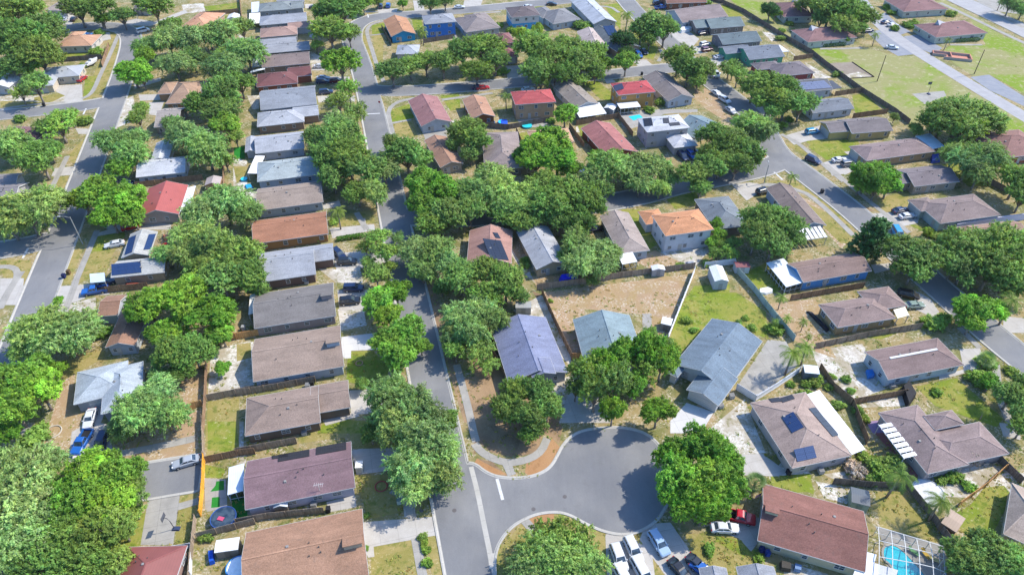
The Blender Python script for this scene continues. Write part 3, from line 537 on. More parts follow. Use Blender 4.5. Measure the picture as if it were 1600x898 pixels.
    for spec in solar:
        ts, s, fi = spec[0], spec[1], spec[2]; colr = spec[3] if len(spec) > 3 else smat
        q = [on_roof(*p_, fi) for p_ in TP(ts, s)]; n = q[0][1]; a, b, c = [w[0] for w in q]
        d = a + (c - b); W_, H_ = (b - a).length, (c - b).length; nu, nv = max(1, round(W_ / 1.7)), max(1, round(H_ / 1.05)); sm = MB(); fr = MB()
        for i in range(nu):
            for j in range(nv):
                e = .012
                def q2(s_, t_): return a + (b - a) * s_ + (c - b) * t_
                ss = [(i + e) / nu, (i + 1 - e) / nu]; tt_ = [(j + e) / nv, (j + 1 - e) / nv]
                top = [q2(ss[0], tt_[0]) + n * .12, q2(ss[1], tt_[0]) + n * .12, q2(ss[1], tt_[1]) + n * .12, q2(ss[0], tt_[1]) + n * .12]; low = [p_ - n * .05 for p_ in top]
                sm.add(top + low, [(0, 1, 2, 3), (7, 6, 5, 4), (0, 4, 5, 1), (1, 5, 6, 2), (2, 6, 7, 3), (3, 7, 4, 0)])
        fr.add([a + n * .03, b + n * .03, c + n * .03, d + n * .03, a + n * .06, b + n * .06, c + n * .06, d + n * .06], [(4, 5, 6, 7), (0, 1, 5, 4), (1, 2, 6, 5), (2, 3, 7, 6), (3, 0, 4, 7)])
        so = sm.build('solar_panel', 'solar', root, colr); fr.build('mounting_frame', 'trim', so, (.08, .08, .09))
    for p_ in patios:
        zz = p_.get('z', 2.45); q = [loc(G(*w, z=zz)) for w in TP(p_.get('t', t), p_['p'])]
        if len(q) == 3: q.append(tuple(q[0][i] + q[2][i] - q[1][i] for i in range(3)))
        cz = [Vector((w[0], w[1], zz + dz)) for w, dz in zip(q, p_.get('dz', (0, 0, .35, .35)))]
        pm = MB(); ncol = p_.get('strips', 0)
        if ncol:
            for i in range(ncol):
                s0, s1 = (i + .1) / ncol, (i + .82) / ncol; pm.shell([cz[0].lerp(cz[1], s0), cz[0].lerp(cz[1], s1), cz[3].lerp(cz[2], s1), cz[3].lerp(cz[2], s0)], [(0, 1, 2, 3)], .06)
            for s0 in (0, .33, .66, 1): pm.bar(cz[0].lerp(cz[3], s0) - Vector((0, 0, .1)), cz[1].lerp(cz[2], s0) - Vector((0, 0, .1)), .08)
        else: pm.shell(cz, [(0, 1, 2, 3)], .1)
        if pm.v:
            pr = pm.build('patio_roof', 'metal_roof', root, alb(p_.get('c', (240, 240, 240)), .85))
            ctr = sum(cz, Vector()) / 4
            for w in cz:
                e = w.lerp(ctr, .06); pb = MB(); pb.box(e.x - .06, e.x + .06, e.y - .06, e.y + .06, 0, e.z - .12); pb.build('post', 'trim', pr, WH())
            if p_.get('screen'):
                for a, b in ((0, 1), (1, 2), (3, 0)):
                    a_, b_ = cz[a].lerp(ctr, .07), cz[b].lerp(ctr, .07); sb = MB(); nn_ = (b_ - a_).cross(Vector((0, 0, 1))).normalized() * .02
                    sb.add([Vector((a_.x, a_.y, 0)) , Vector((b_.x, b_.y, 0)), b_ - Vector((0, 0, .14)), a_ - Vector((0, 0, .14))], [(0, 1, 2, 3)]); sb.build('screen', 'screen_mesh', pr)
                    k_ = max(2, int((b_ - a_).length / 1.2)); rb = MB()
                    for i in range(k_ + 1): w = a_.lerp(b_, i / k_); rb.box(w.x - .04, w.x + .04, w.y - .04, w.y + .04, 0, w.z - .13)
                    rb.bar(Vector((a_.x, a_.y, .8)), Vector((b_.x, b_.y, .8)), .08, .12); rb.build('screen_frame', 'trim', pr, WH())
    return root

H = house; B_, GR = {}, dict(grid=True)
# --- row of houses in the middle, west side of the shaded street, from near to far
H('tan-brown roofed house', 'big tan-brown shingle house whose roof meets the bottom edge beside the wide white driveway', 13, '40,1010 772,905 720,512', roof=(176, 138, 114), wall=(206, 190, 168), garage='r', cler=(.82, .985, 2.0), **GR)
H('purple-brown roofed house', 'lilac-white house with purple-brown shingle roof and a black solar strip on its far slope', 13, '50,503 692,385 652,120', roof=(142, 116, 120), wall=(216, 210, 222), garage='r', solar=[(13, '240,238 425,205 425,165', 1, (.03, .03, .035)), (13, '462,198 640,166 640,122', 1, (.03, .03, .035)), (13, '208,222 300,207 296,190', 1, (.03, .03, .035))], patios=[dict(p='-55,430 40,410 45,250', c=(226, 232, 240), screen=True, dz=(0, .3, .3, 0))], **GR)
H('brown-walled house', 'brown-walled house with mottled grey-brown roof and three pale windows facing a grassy side strip', 13, '48,80 490,4 478,-210', roof=(162, 142, 130), wall=(150, 128, 108), kind='hip_left', garage='r', wings=[dict(t=9, p='440,850 665,805 655,648', r='u', ze=2.7)], **GR)
H('greyish tan house with white driveway', 'white-walled house under a worn greyish tan roof beside the bright white driveway', 9, '97,645 627,568 605,330', roof=(166, 146, 132), wall=(206, 216, 226), garage='r', cler=(.83, .99, 1.9), **GR)
H('dark grey roofed house', 'pinkish walled house with dark grey roof and white patio cover at its back', 9, '103,345 580,272 575,78', roof=(136, 131, 128), wall=(196, 176, 170), garage='r', cler=(.84, .99, 1.9), patios=[dict(p='68,268 160,240 168,132', c=(244, 240, 232))], **GR)
H('light grey house with brown walls', 'brown-walled house with pale blue-grey roof and a lower garage roof stepping back', 5, '110,822 462,778 458,612', roof=(172, 175, 182), wall=(140, 116, 104), garage='r', wings=[dict(p='440,705 570,692 565,597', r='u')], **GR)
H('orange-brown house', 'orange-tan walled house with a long orange-brown shingle roof', 5, '95,592 535,542 523,412', roof=(178, 128, 102), wall=(206, 152, 96), garage='r', **GR)
H('grey-tan roofed house', 'long pale blue-walled house with weathered grey-tan roof between the orange-brown and sky-blue shaded roofs', 5, '118,403 505,358 492,235', roof=(168, 152, 140), wall=(196, 204, 210), garage='r', wings=[dict(p='445,312 505,308 498,250', r='u', ze=3.0)], **GR)
H('pale blue-grey roofed house', 'light blue walled house, pale roof half in tree shade, wide white patio cover behind', 5, '120,230 485,195 475,85', roof=(180, 190, 191), wall=(188, 206, 228), garage='r', kind='hip_left', patios=[dict(p='62,190 120,192 165,92', c=(244, 242, 238), dz=(0, 0, .2, .2)), ], **GR)
H('silver roof house by the big oak', 'white-walled house with plain silver roof and a small brown annex at its back', 1, '110,885 395,866 385,768', roof=(182, 185, 192), wall=(214, 218, 226), garage='r', wings=[dict(p='48,890 112,886 108,800', r='v', ze=2.3)], **GR)
H('silver hip-roofed house', 'tan-walled house with silver hip roof and a long silver garage wing', 1, '118,750 395,712 385,632', roof=(186, 189, 195), wall=(178, 150, 128), kind='hip', garage='r', wings=[dict(p='330,695 480,665 474,615', r='u')], **GR)
H('long slate-grey roofed house', 'white-walled house with one long plain slate-grey roof beside the dark blue car', 1, '140,638 468,610 455,500', roof=(154, 159, 167), wall=(206, 212, 220), garage='r', **GR)
H('maroon-roofed brick house', 'orange brick-walled house with maroon roof and stepped garage wing', 1, '116,508 357,486 347,412', roof=(134, 92, 92), wall=(176, 108, 78), kind='hip', garage='r', wings=[dict(p='300,452 438,440 432,385', r='u')], **GR)
H('brown-grey roofed house with small back porch', 'tan-walled house with plain brown-grey roof and two small pale porch roofs behind', 1, '148,390 430,370 418,303', roof=(148, 132, 128), wall=(168, 148, 128), garage='r', patios=[dict(p='80,425 165,405 165,395', c=(236, 240, 244), dz=(0, 0, 0, 0)), dict(p='90,395 145,388 148,345', c=(170, 180, 190))], **GR)
H('light grey house with blue awning', 'grey-walled house with light grey double roof and a bright blue awning at its back', 1, '140,316 428,290 424,240', roof=(170, 172, 178), wall=(150, 140, 132), garage='r', wings=[dict(p='135,262 350,248 345,214', r='u', ze=2.9)], patios=[dict(p='145,318 195,312 190,262', c=(70, 160, 215))], **GR)
H('pinkish hip-roofed house', 'white-walled house with pinkish tan hip roof and tan garage wing', 1, '135,220 355,202 348,150', roof=(182, 152, 142), wall=(214, 214, 216), kind='hip', garage='r', wings=[dict(p='300,165 430,160 422,125', r='u')], **GR)
H('pale grey house with cream patio', 'pale grey roofed house with a cream patio cover, fourth from the top of its row', 1, '135,137 412,126 410,75', roof=(172, 176, 184), wall=(190, 194, 198), kind='hip_left', garage='r', patios=[dict(p='72,140 138,136 138,80', c=(240, 236, 222))], **GR)
H('blue-grey roofed house near the top', 'blue-grey roofed house just above the pale grey one, with a dark car outside', 1, '130,66 335,52 330,8', roof=(146, 154, 155), wall=(170, 180, 190), kind='hip', garage='r', wings=[dict(p='320,52 390,45 388,8', r='u')], patios=[dict(p='85,75 132,70 132,15', c=(216, 222, 228))], **GR)
H('topmost grey roofed house', 'grey roofed house cut by the top edge at the far end of the row', 1, '235,16 395,12 392,-35', roof=(154, 156, 162), wall=(190, 192, 196), garage='r', **GR)
# --- left side
H('tan corner house', 'white-walled corner house with tan orange hip roof on the street bend', 0, '328,274 535,268 520,205', roof=(202, 160, 132), wall=(232, 226, 218), kind='hip', wings=[dict(p='362,240 452,236 440,186', k='hip', r='v')])
H('silver corner house', 'cream-walled corner house with silver metal roof and a fan-shaped driveway', 0, '225,462 462,442 466,380', roof=(210, 213, 219), wall=(232, 218, 196), kind='hip', mat='metal_roof', wings=[dict(p='150,500 300,512 330,420', k='hip', r='v')], garage='f')
H('white house at the left edge', 'small white house with white roof cut by the left edge above the side street', 0, '-70,512 50,512 62,434', ridge='v', roof=(218, 218, 218), wall=(214, 214, 216))
H('grey-tan house at the top left', 'grey-tan hip-roofed house among the oaks with cars parked in front', 0, '262,60 388,64 395,-15', roof=(184, 168, 158), wall=(214, 208, 200), kind='hip', ridge='v', garage='f')
H('maroon-brown house at the left edge', 'low maroon-brown roofed house under the trees south of the side street', 0, '-60,852 160,862 180,742', roof=(142, 108, 110), wall=(170, 140, 126), kind='hip')
H('grey carport house', 'grey roofed house with a brown lean-to, cut by the left edge beside mossy oaks', 4, '-90,372 80,362 70,248', roof=(150, 144, 145), wall=(200, 198, 196), garage='r', wings=[dict(p='-80,262 90,252 76,192', r='u', ze=2.4)])
H('peach roofed house', 'small peach-orange roofed house with yard fence near the top', 0, '1060,158 1212,165 1190,72', ridge='v', roof=(212, 162, 132), wall=(220, 190, 160), kind='hip')
H('brown hip-roofed house among oaks', 'tan house with brown hip roof hemmed in by oaks beside the left street', 0, '968,608 1135,600 1125,478', roof=(176, 146, 124), wall=(190, 150, 110), kind='hip', garage='l', wings=[dict(p='918,552 1000,548 990,480', r='u', k='hip')])
H('grey roof in the oak grove', 'plain grey-tan roofed house half hidden in the oak grove', 0, '900,745 1040,738 1105,628', roof=(178, 168, 160), wall=(170, 160, 150))
H('white-blue roofed house', 'white house with pale roof dappled by blue tree shade and a wing running away', 4, '795,214 1082,184 1064,92', roof=(210, 212, 217), wall=(228, 230, 236), wings=[dict(p='880,120 985,110 992,5', r='v')])
H('red metal roofed house', 'house with bright salmon-red metal roof and white back porch roof', 4, '800,450 1045,428 1062,262', ridge='v', roof=(214, 116, 108), wall=(208, 188, 176), mat='metal_roof', garage='l', patios=[dict(p='1045,418 1105,400 1145,262', c=(238, 238, 240), dz=(.1, 0, 0, .1))])
H('blue solar-panelled house', 'light grey L-shaped house carrying three fields of blue solar panels', 4, '648,800 960,768 945,678', roof=(190, 190, 186), wall=(196, 178, 150), wings=[dict(p='710,682 872,672 938,528', r='v')], solar=[(4, '655,788 828,770 822,705', 0, (.02, .045, .12)), (4, '730,668 772,652 797,552', 2, (.02, .045, .12)), (4, '838,638 882,634 912,545', 3, (.02, .045, .12))], patios=[dict(p='528,830 615,822 610,770', c=(206, 222, 240), dz=(0, 0, 0, 0))], garage='l')
H('brown house beneath the bright oak', 'narrow brown-roofed house with white gable tucked beneath the huge bright green oak', 8, '615,385 790,372 748,110', ridge='v', roof=(164, 128, 108), wall=(206, 214, 224), wings=[dict(p='566,206 690,190 735,75', r='u')], skylight=1)
H('big silver-white roofed house', 'large L-shaped house with silver-white shingle roof and cars in front of its carport', 8, '590,775 830,715 892,452', ridge='v', roof=(184, 194, 202), wall=(196, 200, 208), kind='hip', wings=[dict(p='432,703 640,682 660,480', k='hip', r='u', ze=2.72, ext='r')], garage='f')
H('red-brown metal roofed house', 'dull red metal-roofed house at the bottom edge below the concrete slab', 12, '640,1010 1000,1000 1012,727', ridge='v', roof=(172, 104, 98), wall=(190, 160, 150), kind='hip_right', mat='metal_roof')
H('shaded garage house', 'low dark garage house in deep shade behind a lamp post at the top left', 0, '780,52 888,55 882,8', roof=(114, 112, 113), wall=(160, 160, 166), garage='f')
# --- between the streets
H('bright blue gabled house', 'bright blue gabled house with orange-brown roof at the street corner', 1, '903,215 1048,198 1008,104', ridge='v', roof=(194, 146, 114), wall=(60, 180, 235))
H('small silver hip-roofed house', 'small house with silver hip roof in front of the bright blue gable', 1, '930,318 1062,316 1072,262', roof=(184, 189, 197), wall=(220, 222, 224), kind='hip')
H('blue two-storey house', 'deep blue two-storey house with grey hip roof and white windows', 1, '1100,143 1283,128 1262,78', roof=(164, 167, 174), wall=(70, 150, 240), kind='hip', storeys=2, name='two_storey_house')
H('grey-brown hip house by the main street', 'grey-brown hip-roofed house with pale walls below the top street', 2, '-45,190 157,162 108,78', roof=(152, 142, 140), wall=(196, 200, 206), kind='hip', ridge='v', wings=[dict(p='-20,130 100,110 80,72', r='u', k='hip')])
H('white and blue two-storey house', 'white two-storey house with bright blue lower floor and dark brown hip roof', 2, '222,104 390,90 336,35', roof=(122, 112, 114), wall=(236, 236, 238), lower=(80, 190, 250), kind='hip', storeys=2, name='two_storey_house')
H('dark grey cross-hip house', 'pale blue-walled house with dark grey cross-hip roof beside the white and blue two-storey', 2, '465,142 628,114 545,45', roof=(144, 144, 147), wall=(200, 214, 226), kind='hip', wings=[dict(p='400,105 500,95 455,32', r='v', k='hip')])
H('long pale roofed house', 'long narrow house with pale blue-grey roof and screened porch facing the trees', 2, '702,142 838,128 712,-10', ridge='v', roof=(194, 198, 206), wall=(206, 214, 222), patios=[])
H('maroon two-storey house', 'maroon-roofed two-storey house with lower garage roof facing the driveway among oaks', 2, '140,258 243,248 214,190', roof=(146, 104, 104), wall=(214, 196, 190), kind='hip', storeys=2, wings=[dict(p='150,338 268,334 242,274', k='hip', r='u', ze=2.75)], garage='f', name='two_storey_house')
H('pink-white roofed house', 'long pinkish white roofed house mostly hidden behind oaks', 2, '650,290 790,285 682,182', ridge='v', roof=(196, 180, 174), wall=(220, 212, 206))
H('navy solar roofed house', 'tan-walled long house with navy solar panels on its left slope', 2, '838,302 978,272 852,152', ridge='v', roof=(108, 116, 121), wall=(186, 164, 138), solar=[(2, '790,210 850,205 815,150', 0, (.03, .06, .14))])
H('rose-brown gabled house', 'white gable-fronted house with rose-brown roof beside the corner lawn', 1, '1078,740 1258,712 1206,560', ridge='v', roof=(168, 124, 122), wall=(216, 224, 234))
H('tan gabled house', 'tan-brown gabled house with dark orange gable beside a cluttered back yard', 1, '1372,697 1512,680 1468,566', ridge='v', roof=(188, 146, 122), wall=(170, 106, 66))
H('red-roofed two-storey house', 'cream two-storey house with plain red hip roof and a palm at its side', 2, '243,613 482,596 440,522', roof=(190, 96, 96), wall=(222, 184, 146), kind='hip', storeys=2, name='two_storey_house')
H('grey-tan gabled house with white porch', 'grey-tan gabled house with large white screened porch roof at its back', 2, '597,634 735,608 640,484', ridge='v', roof=(156, 146, 136), wall=(226, 224, 220), patios=[dict(p='620,688 778,664 735,606', c=(240, 240, 240), screen=True)])
H('yellow two-storey house', 'golden yellow two-storey house with red hip roof carrying dark solar panels', 2, '848,557 1066,537 988,472', roof=(192, 92, 96), wall=(226, 172, 102), kind='hip', storeys=2, name='two_storey_house', solar=[(2, '830,535 880,520 868,488', 2, (.05, .06, .1))], patios=[dict(p='858,636 978,624 955,598', c=(238, 238, 236), screen=True)])
H('long grey-brown gabled house', 'long white gable-fronted house with grey-brown roof beside the dirt verge', 2, '1138,592 1290,570 1152,428', ridge='v', roof=(148, 138, 134), wall=(224, 230, 238))
H('peach hip-roofed house behind the green oak', 'low peach-tan hip-roofed house partly covered by a bright green oak', 2, '345,850 590,830 530,750', roof=(206, 166, 136), wall=(200, 170, 140), kind='hip')
H('taupe hip-roofed house', 'taupe hip-roofed house standing among oaks in the middle of the block', None, '757,264 817,262 806,206', ridge='v', roof=(158, 144, 140), wall=(170, 150, 136), kind='hip')
H('rust-brown long house', 'long rust-pink roofed house with brick gable end among fenced yards', 6, '780,98 962,64 840,-110', ridge='v', roof=(178, 120, 116), wall=(170, 96, 74))
H('silver two-storey house', 'pale two-storey house with silver hip roof, black solar panels and a lower garage', 2, '1015,774 1265,747 1207,668', roof=(210, 211, 215), wall=(206, 204, 208), kind='hip', storeys=2, name='two_storey_house', wings=[dict(p='1175,868 1310,848 1258,775', ze=2.8, k='hip', r='v')], garage='f', solar=[(2, '1000,740 1050,735 1040,690', 2, (.03, .035, .05)), (2, '1110,722 1145,720 1140,690', 0, (.05, .055, .07)), (2, '1150,738 1210,732 1200,715', 0, (.05, .055, .07))])
H('steel-blue gabled house', 'plain gabled house with steel-blue roof beside the silver two-storey', 2, '1292,806 1450,728 1385,650', ridge='v', roof=(132, 152, 160), wall=(200, 210, 220))
H('brown house with small white porch', 'brown-roofed house with a small white porch roof on its far end, tree shade over it', None, '688,262 724,255 703,212', ridge='v', roof=(176, 138, 116), wall=(196, 180, 164))
H('rose-brown solar house', 'rose-brown roofed house with a long dark solar field on its right slope', 6, '-40,714 222,716 147,525', ridge='v', roof=(180, 140, 128), wall=(196, 176, 160), solar=[(6, '98,688 206,700 158,585', 1, (.02, .03, .055)), (6, '128,568 158,572 140,540', 1, (.02, .03, .055))])
H('pale grey gabled house', 'tall pale grey gabled house with tan gable wall and brick patio', 6, '367,752 560,715 495,488', ridge='v', roof=(178, 180, 185), wall=(222, 200, 164))
H('greige house with white porch', 'greige-roofed house with a small white screened porch beside the fence', 6, '852,662 1030,640 886,422', ridge='v', roof=(172, 158, 150), wall=(214, 224, 232), kind='hip_left', patios=[dict(p='870,722 958,706 928,656', c=(240, 240, 240), screen=True)])
H('orange-roofed white two-storey house', 'white two-storey house with orange tiled hip roof and lower garage roof', 6, '1122,557 1405,518 1326,397', roof=(216, 156, 116), wall=(240, 240, 244), kind='hip', storeys=2, name='two_storey_house', wings=[dict(p='1010,492 1130,472 1120,392', ze=2.8, k='hip', r='u')])
H('blue-grey hip house', 'blue-grey hip-roofed house wedged behind the orange-roofed two-storey', None, '1116,358 1172,352 1150,305', ridge='v', roof=(132, 140, 147), wall=(170, 150, 132), kind='hip')
H('long brown house with slatted pergola', 'long brown-roofed house with white gable and a slatted white pergola', 7, '445,408 572,394 375,212', ridge='v', roof=(140, 126, 120), wall=(196, 214, 236), patios=[dict(p='442,468 580,448 545,402', c=(232, 232, 234), strips=7)])
# --- around the cul-de-sac
H('dark violet-grey house', 'violet-grey shingled house with small front gable at the corner of the cul-de-sac', 10, '205,668 552,606 425,282', ridge='v', roof=(138, 144, 170), wall=(206, 206, 214), wings=[dict(p='345,640 480,606 450,520', r='v', ze=3.9)])
H('grey-green roofed house', 'grey-green roofed house half hidden by the tree above the cul-de-sac', 10, '655,575 1008,545 985,264', ridge='v', roof=(142, 160, 166), wall=(206, 206, 196))
H('large slate-blue house', 'large slate-blue shingled house turned towards the cul-de-sac with a blue-shaded garage', None, '1053,569 1135,610 1200,537', ridge='v', roof=(126, 142, 156), wall=(236, 238, 242), wings=[dict(p='1072,609 1123,633 1140,604', r='v', ze=2.7, ext='b'), dict(p='1044,582 1058,590 1070,572', r='v', ze=2.6, ext='b', k='hip')], garage='f', slope=.34)
# --- right side
H('blue-walled house', 'bright blue-walled house with brown roof and long white screened porch roof', 7, '465,662 785,607 742,516', roof=(150, 128, 120), wall=(110, 180, 245), patios=[dict(p='385,684 468,662 372,550', c=(228, 236, 244), screen=True, dz=(0, .1, .1, 0))])
H('tan hip-roofed house', 'tan-walled house with brown hip roof between two wooden fences', 7, '625,873 898,828 836,718', roof=(156, 136, 130), wall=(206, 176, 130), kind='hip', wings=[dict(p='800,795 948,768 865,680', r='u', k='hip')], patios=[dict(p='905,830 960,815 938,780', c=(236, 226, 200))])
H('brown house with skylight strip', 'pale blue-walled house with brown roof and a long white strip along its ridge', 11, '862,338 1216,268 1152,132', roof=(146, 126, 122), wall=(214, 228, 236), kind='hip_right', ridge_strip=(.15, .78))
H('solar house with white side roof', 'large greige hip-roofed house with dark blue solar panels and a long white side roof', 11, '412,752 690,692 482,394', roof=(174, 154, 144), wall=(216, 212, 214), kind='hip', ridge='v', solar=[(11, '412,588 468,560 418,488', 0, (.02, .045, .12)), (11, '435,722 527,702 510,645', 2, (.03, .06, .14)), (11, '600,605 632,598 520,468', 1, (.05, .065, .09)), (11, '318,446 368,440 350,422', 3, (.04, .045, .06)), (11, '368,446 425,428 412,408', 3, (.04, .045, .06))], patios=[dict(p='690,692 755,662 540,386', c=(242, 242, 242), dz=(.3, 0, 0, .3))])
H('brown cross-hip house', 'wide brown cross-hip house with a striped white pergola and red patio', 11, '1045,778 1240,735 1075,440', roof=(156, 138, 134), wall=(204, 194, 190), kind='hip', ridge='v', wings=[dict(p='1130,752 1425,680 1320,528', r='u', k='hip'), dict(p='1075,565 1225,552 1165,478', r='v', k='hip', ze=3.4)], patios=[dict(p='938,708 815,545 895,530 1018,690', c=(242, 242, 240), z=2.9, strips=7, dz=(0, 0, .12, .12))])
H('red-brown house with pool', 'big red-brown shingled house with cream walls and a screened swimming pool', 15, '268,594 806,752 858,465', roof=(150, 108, 98), wall=(232, 222, 186), garage='l', cler=(.02, .16, 1.5), patios=[dict(p='745,770 945,830 968,745', c=(240, 240, 240), dz=(0, 0, .2, .2)), dict(p='755,690 850,715 862,668', c=(230, 236, 244), dz=(0, 0, .2, .2))])
H('greige house at the right edge', 'greige roofed house with cream wall cut by the right edge near the bottom', 15, '1498,562 1670,640 1760,400', roof=(186, 168, 154), wall=(216, 206, 170), kind='hip')
H('blue-grey roofed house at the bottom edge', 'blue-grey roof gables just peeping over the bottom edge beside the parked cars', None, '1090,975 1240,975 1232,925', roof=(154, 157, 164), wall=(226, 228, 232), wings=[dict(p='1104,943 1148,943 1147,916', r='v', ext='b'), dict(p='1165,943 1226,943 1223,914', r='v', ext='b')])
H('brown-grey hip house with notched front', 'brown-grey roofed house whose front corner is notched, opposite the round oak', 7, '985,214 1196,190 1090,114', roof=(140, 130, 132), wall=(206, 190, 172), wings=[dict(p='905,200 990,195 962,134', r='u')])
H('taupe hip-roofed house with pale green walls', 'taupe hip-roofed house with pale green walls and two cars at its garage', 7, '1105,387 1390,347 1302,243', roof=(152, 136, 132), wall=(204, 220, 216), kind='hip', garage='l', wings=[dict(p='1015,330 1110,318 1060,262', r='u', k='hip')])
H('orange-tan cross-roofed house', 'orange-tan roofed house behind a long lilac-white wall at the right', 7, '1195,462 1510,425 1485,368', roof=(176, 146, 126), wall=(206, 190, 170), wings=[dict(p='1165,440 1300,425 1280,398', r='v', k='hip')])
H('stained taupe house with lean-to', 'tan-walled house with stained taupe roof and a pale metal lean-to beside it', 3, '812,804 1160,757 1062,688', roof=(156, 138, 136), wall=(216, 184, 146), kind='hip', garage='l', patios=[dict(p='1130,748 1205,732 1130,666', c=(206, 222, 232), dz=(0, 0, 0, 0))])
H('yellow-walled house with blue car', 'yellow-walled house with dark taupe roof and the turquoise car at its garage', 3, '740,668 946,652 867,584', roof=(138, 130, 130), wall=(232, 206, 140), garage='l', wings=[dict(p='632,664 742,654 700,600', r='u')])
H('slate-blue roofed white house', 'white-walled house with plain slate-blue roof and narrow grassy yard', 3, '545,566 750,542 722,482', roof=(136, 141, 149), wall=(226, 230, 238))
H('large solar roof house', 'white-walled house whose dark roof carries one large pale blue solar field', 3, '470,462 645,447 590,390', roof=(124, 124, 126), wall=(220, 224, 234), solar=[(3, '495,452 640,440 600,404', 0, (.12, .15, .24))], wings=[dict(p='375,425 480,420 450,395', r='u')], patios=[dict(p='640,448 690,440 640,402', c=(70, 74, 84), dz=(.1, 0, 0, .1))])
H('red-walled house', 'red-walled house with grey-brown hip roof between teal and solar neighbours', 3, '375,383 556,364 470,306', roof=(132, 124, 128), wall=(176, 92, 92), wings=[dict(p='268,348 400,340 370,304', r='u', k='hip')], kind='hip')
H('teal-walled house', 'seafoam green-walled house with grey-teal roof', 3, '228,300 405,282 338,222', roof=(132, 139, 150), wall=(110, 206, 170), wings=[dict(p='108,268 240,260 190,225', r='u')], patios=[dict(p='365,262 425,258 380,225', c=(230, 232, 234), dz=(0, 0, 0, 0))])
H('navy-grey roofed house', 'house with dark navy-grey roof next above the seafoam green one', 3, '95,224 290,205 270,152', roof=(116, 130, 136), wall=(164, 158, 164))
H('steel-grey roofed house', 'steel-grey roofed house, second from the top along the long dark fence', 3, '35,144 206,130 155,84', roof=(128, 142, 144), wall=(166, 156, 150), wings=[dict(p='-40,140 50,135 20,95', r='u')])
H('grey-brown roofed white house', 'white-walled house with grey-brown roof beside a white boat and driveway', 2, '1222,134 1488,96 1412,24', roof=(156, 142, 140), wall=(214, 224, 234))
H('brown roof at the top edge', 'brown-roofed brick house cut by the top edge beside two dark blue cars', 2, '1130,22 1365,14 1360,-50', roof=(146, 112, 100), wall=(170, 116, 92))
# --- brown office buildings beyond the field
O_ = dict(name='office_building', cat='office', roof=(156, 122, 120), wall=(226, 230, 216), kind='hip', dormer=True)
H('nearest brown office by the field', 'brown hip-roofed office building with a slanted skylight facing the hedge and field', 3, '520,212 766,188 712,125', **O_)
H('brown office beneath the oak', 'brown-roofed office building half beneath a wide oak at the top', 3, '400,86 550,82 500,12', **O_)
H('brown office at the top edge', 'brown-roofed office building cut by the top edge beside clipped shrubs', 3, '1000,60 1222,46 1150,-18', **O_)
H('brown office by the main road', 'brown-roofed office building with hedges standing on the lawn nearest the main road', 3, '1160,188 1420,165 1355,98', **O_)
H('brown brick building at the right edge', 'low brown-roofed brick building at the right edge behind the round oak', 3, '1500,790 1750,762 1640,640', name='office_building', cat='office', roof=(158, 122, 114), wall=(180, 106, 80), kind='hip')
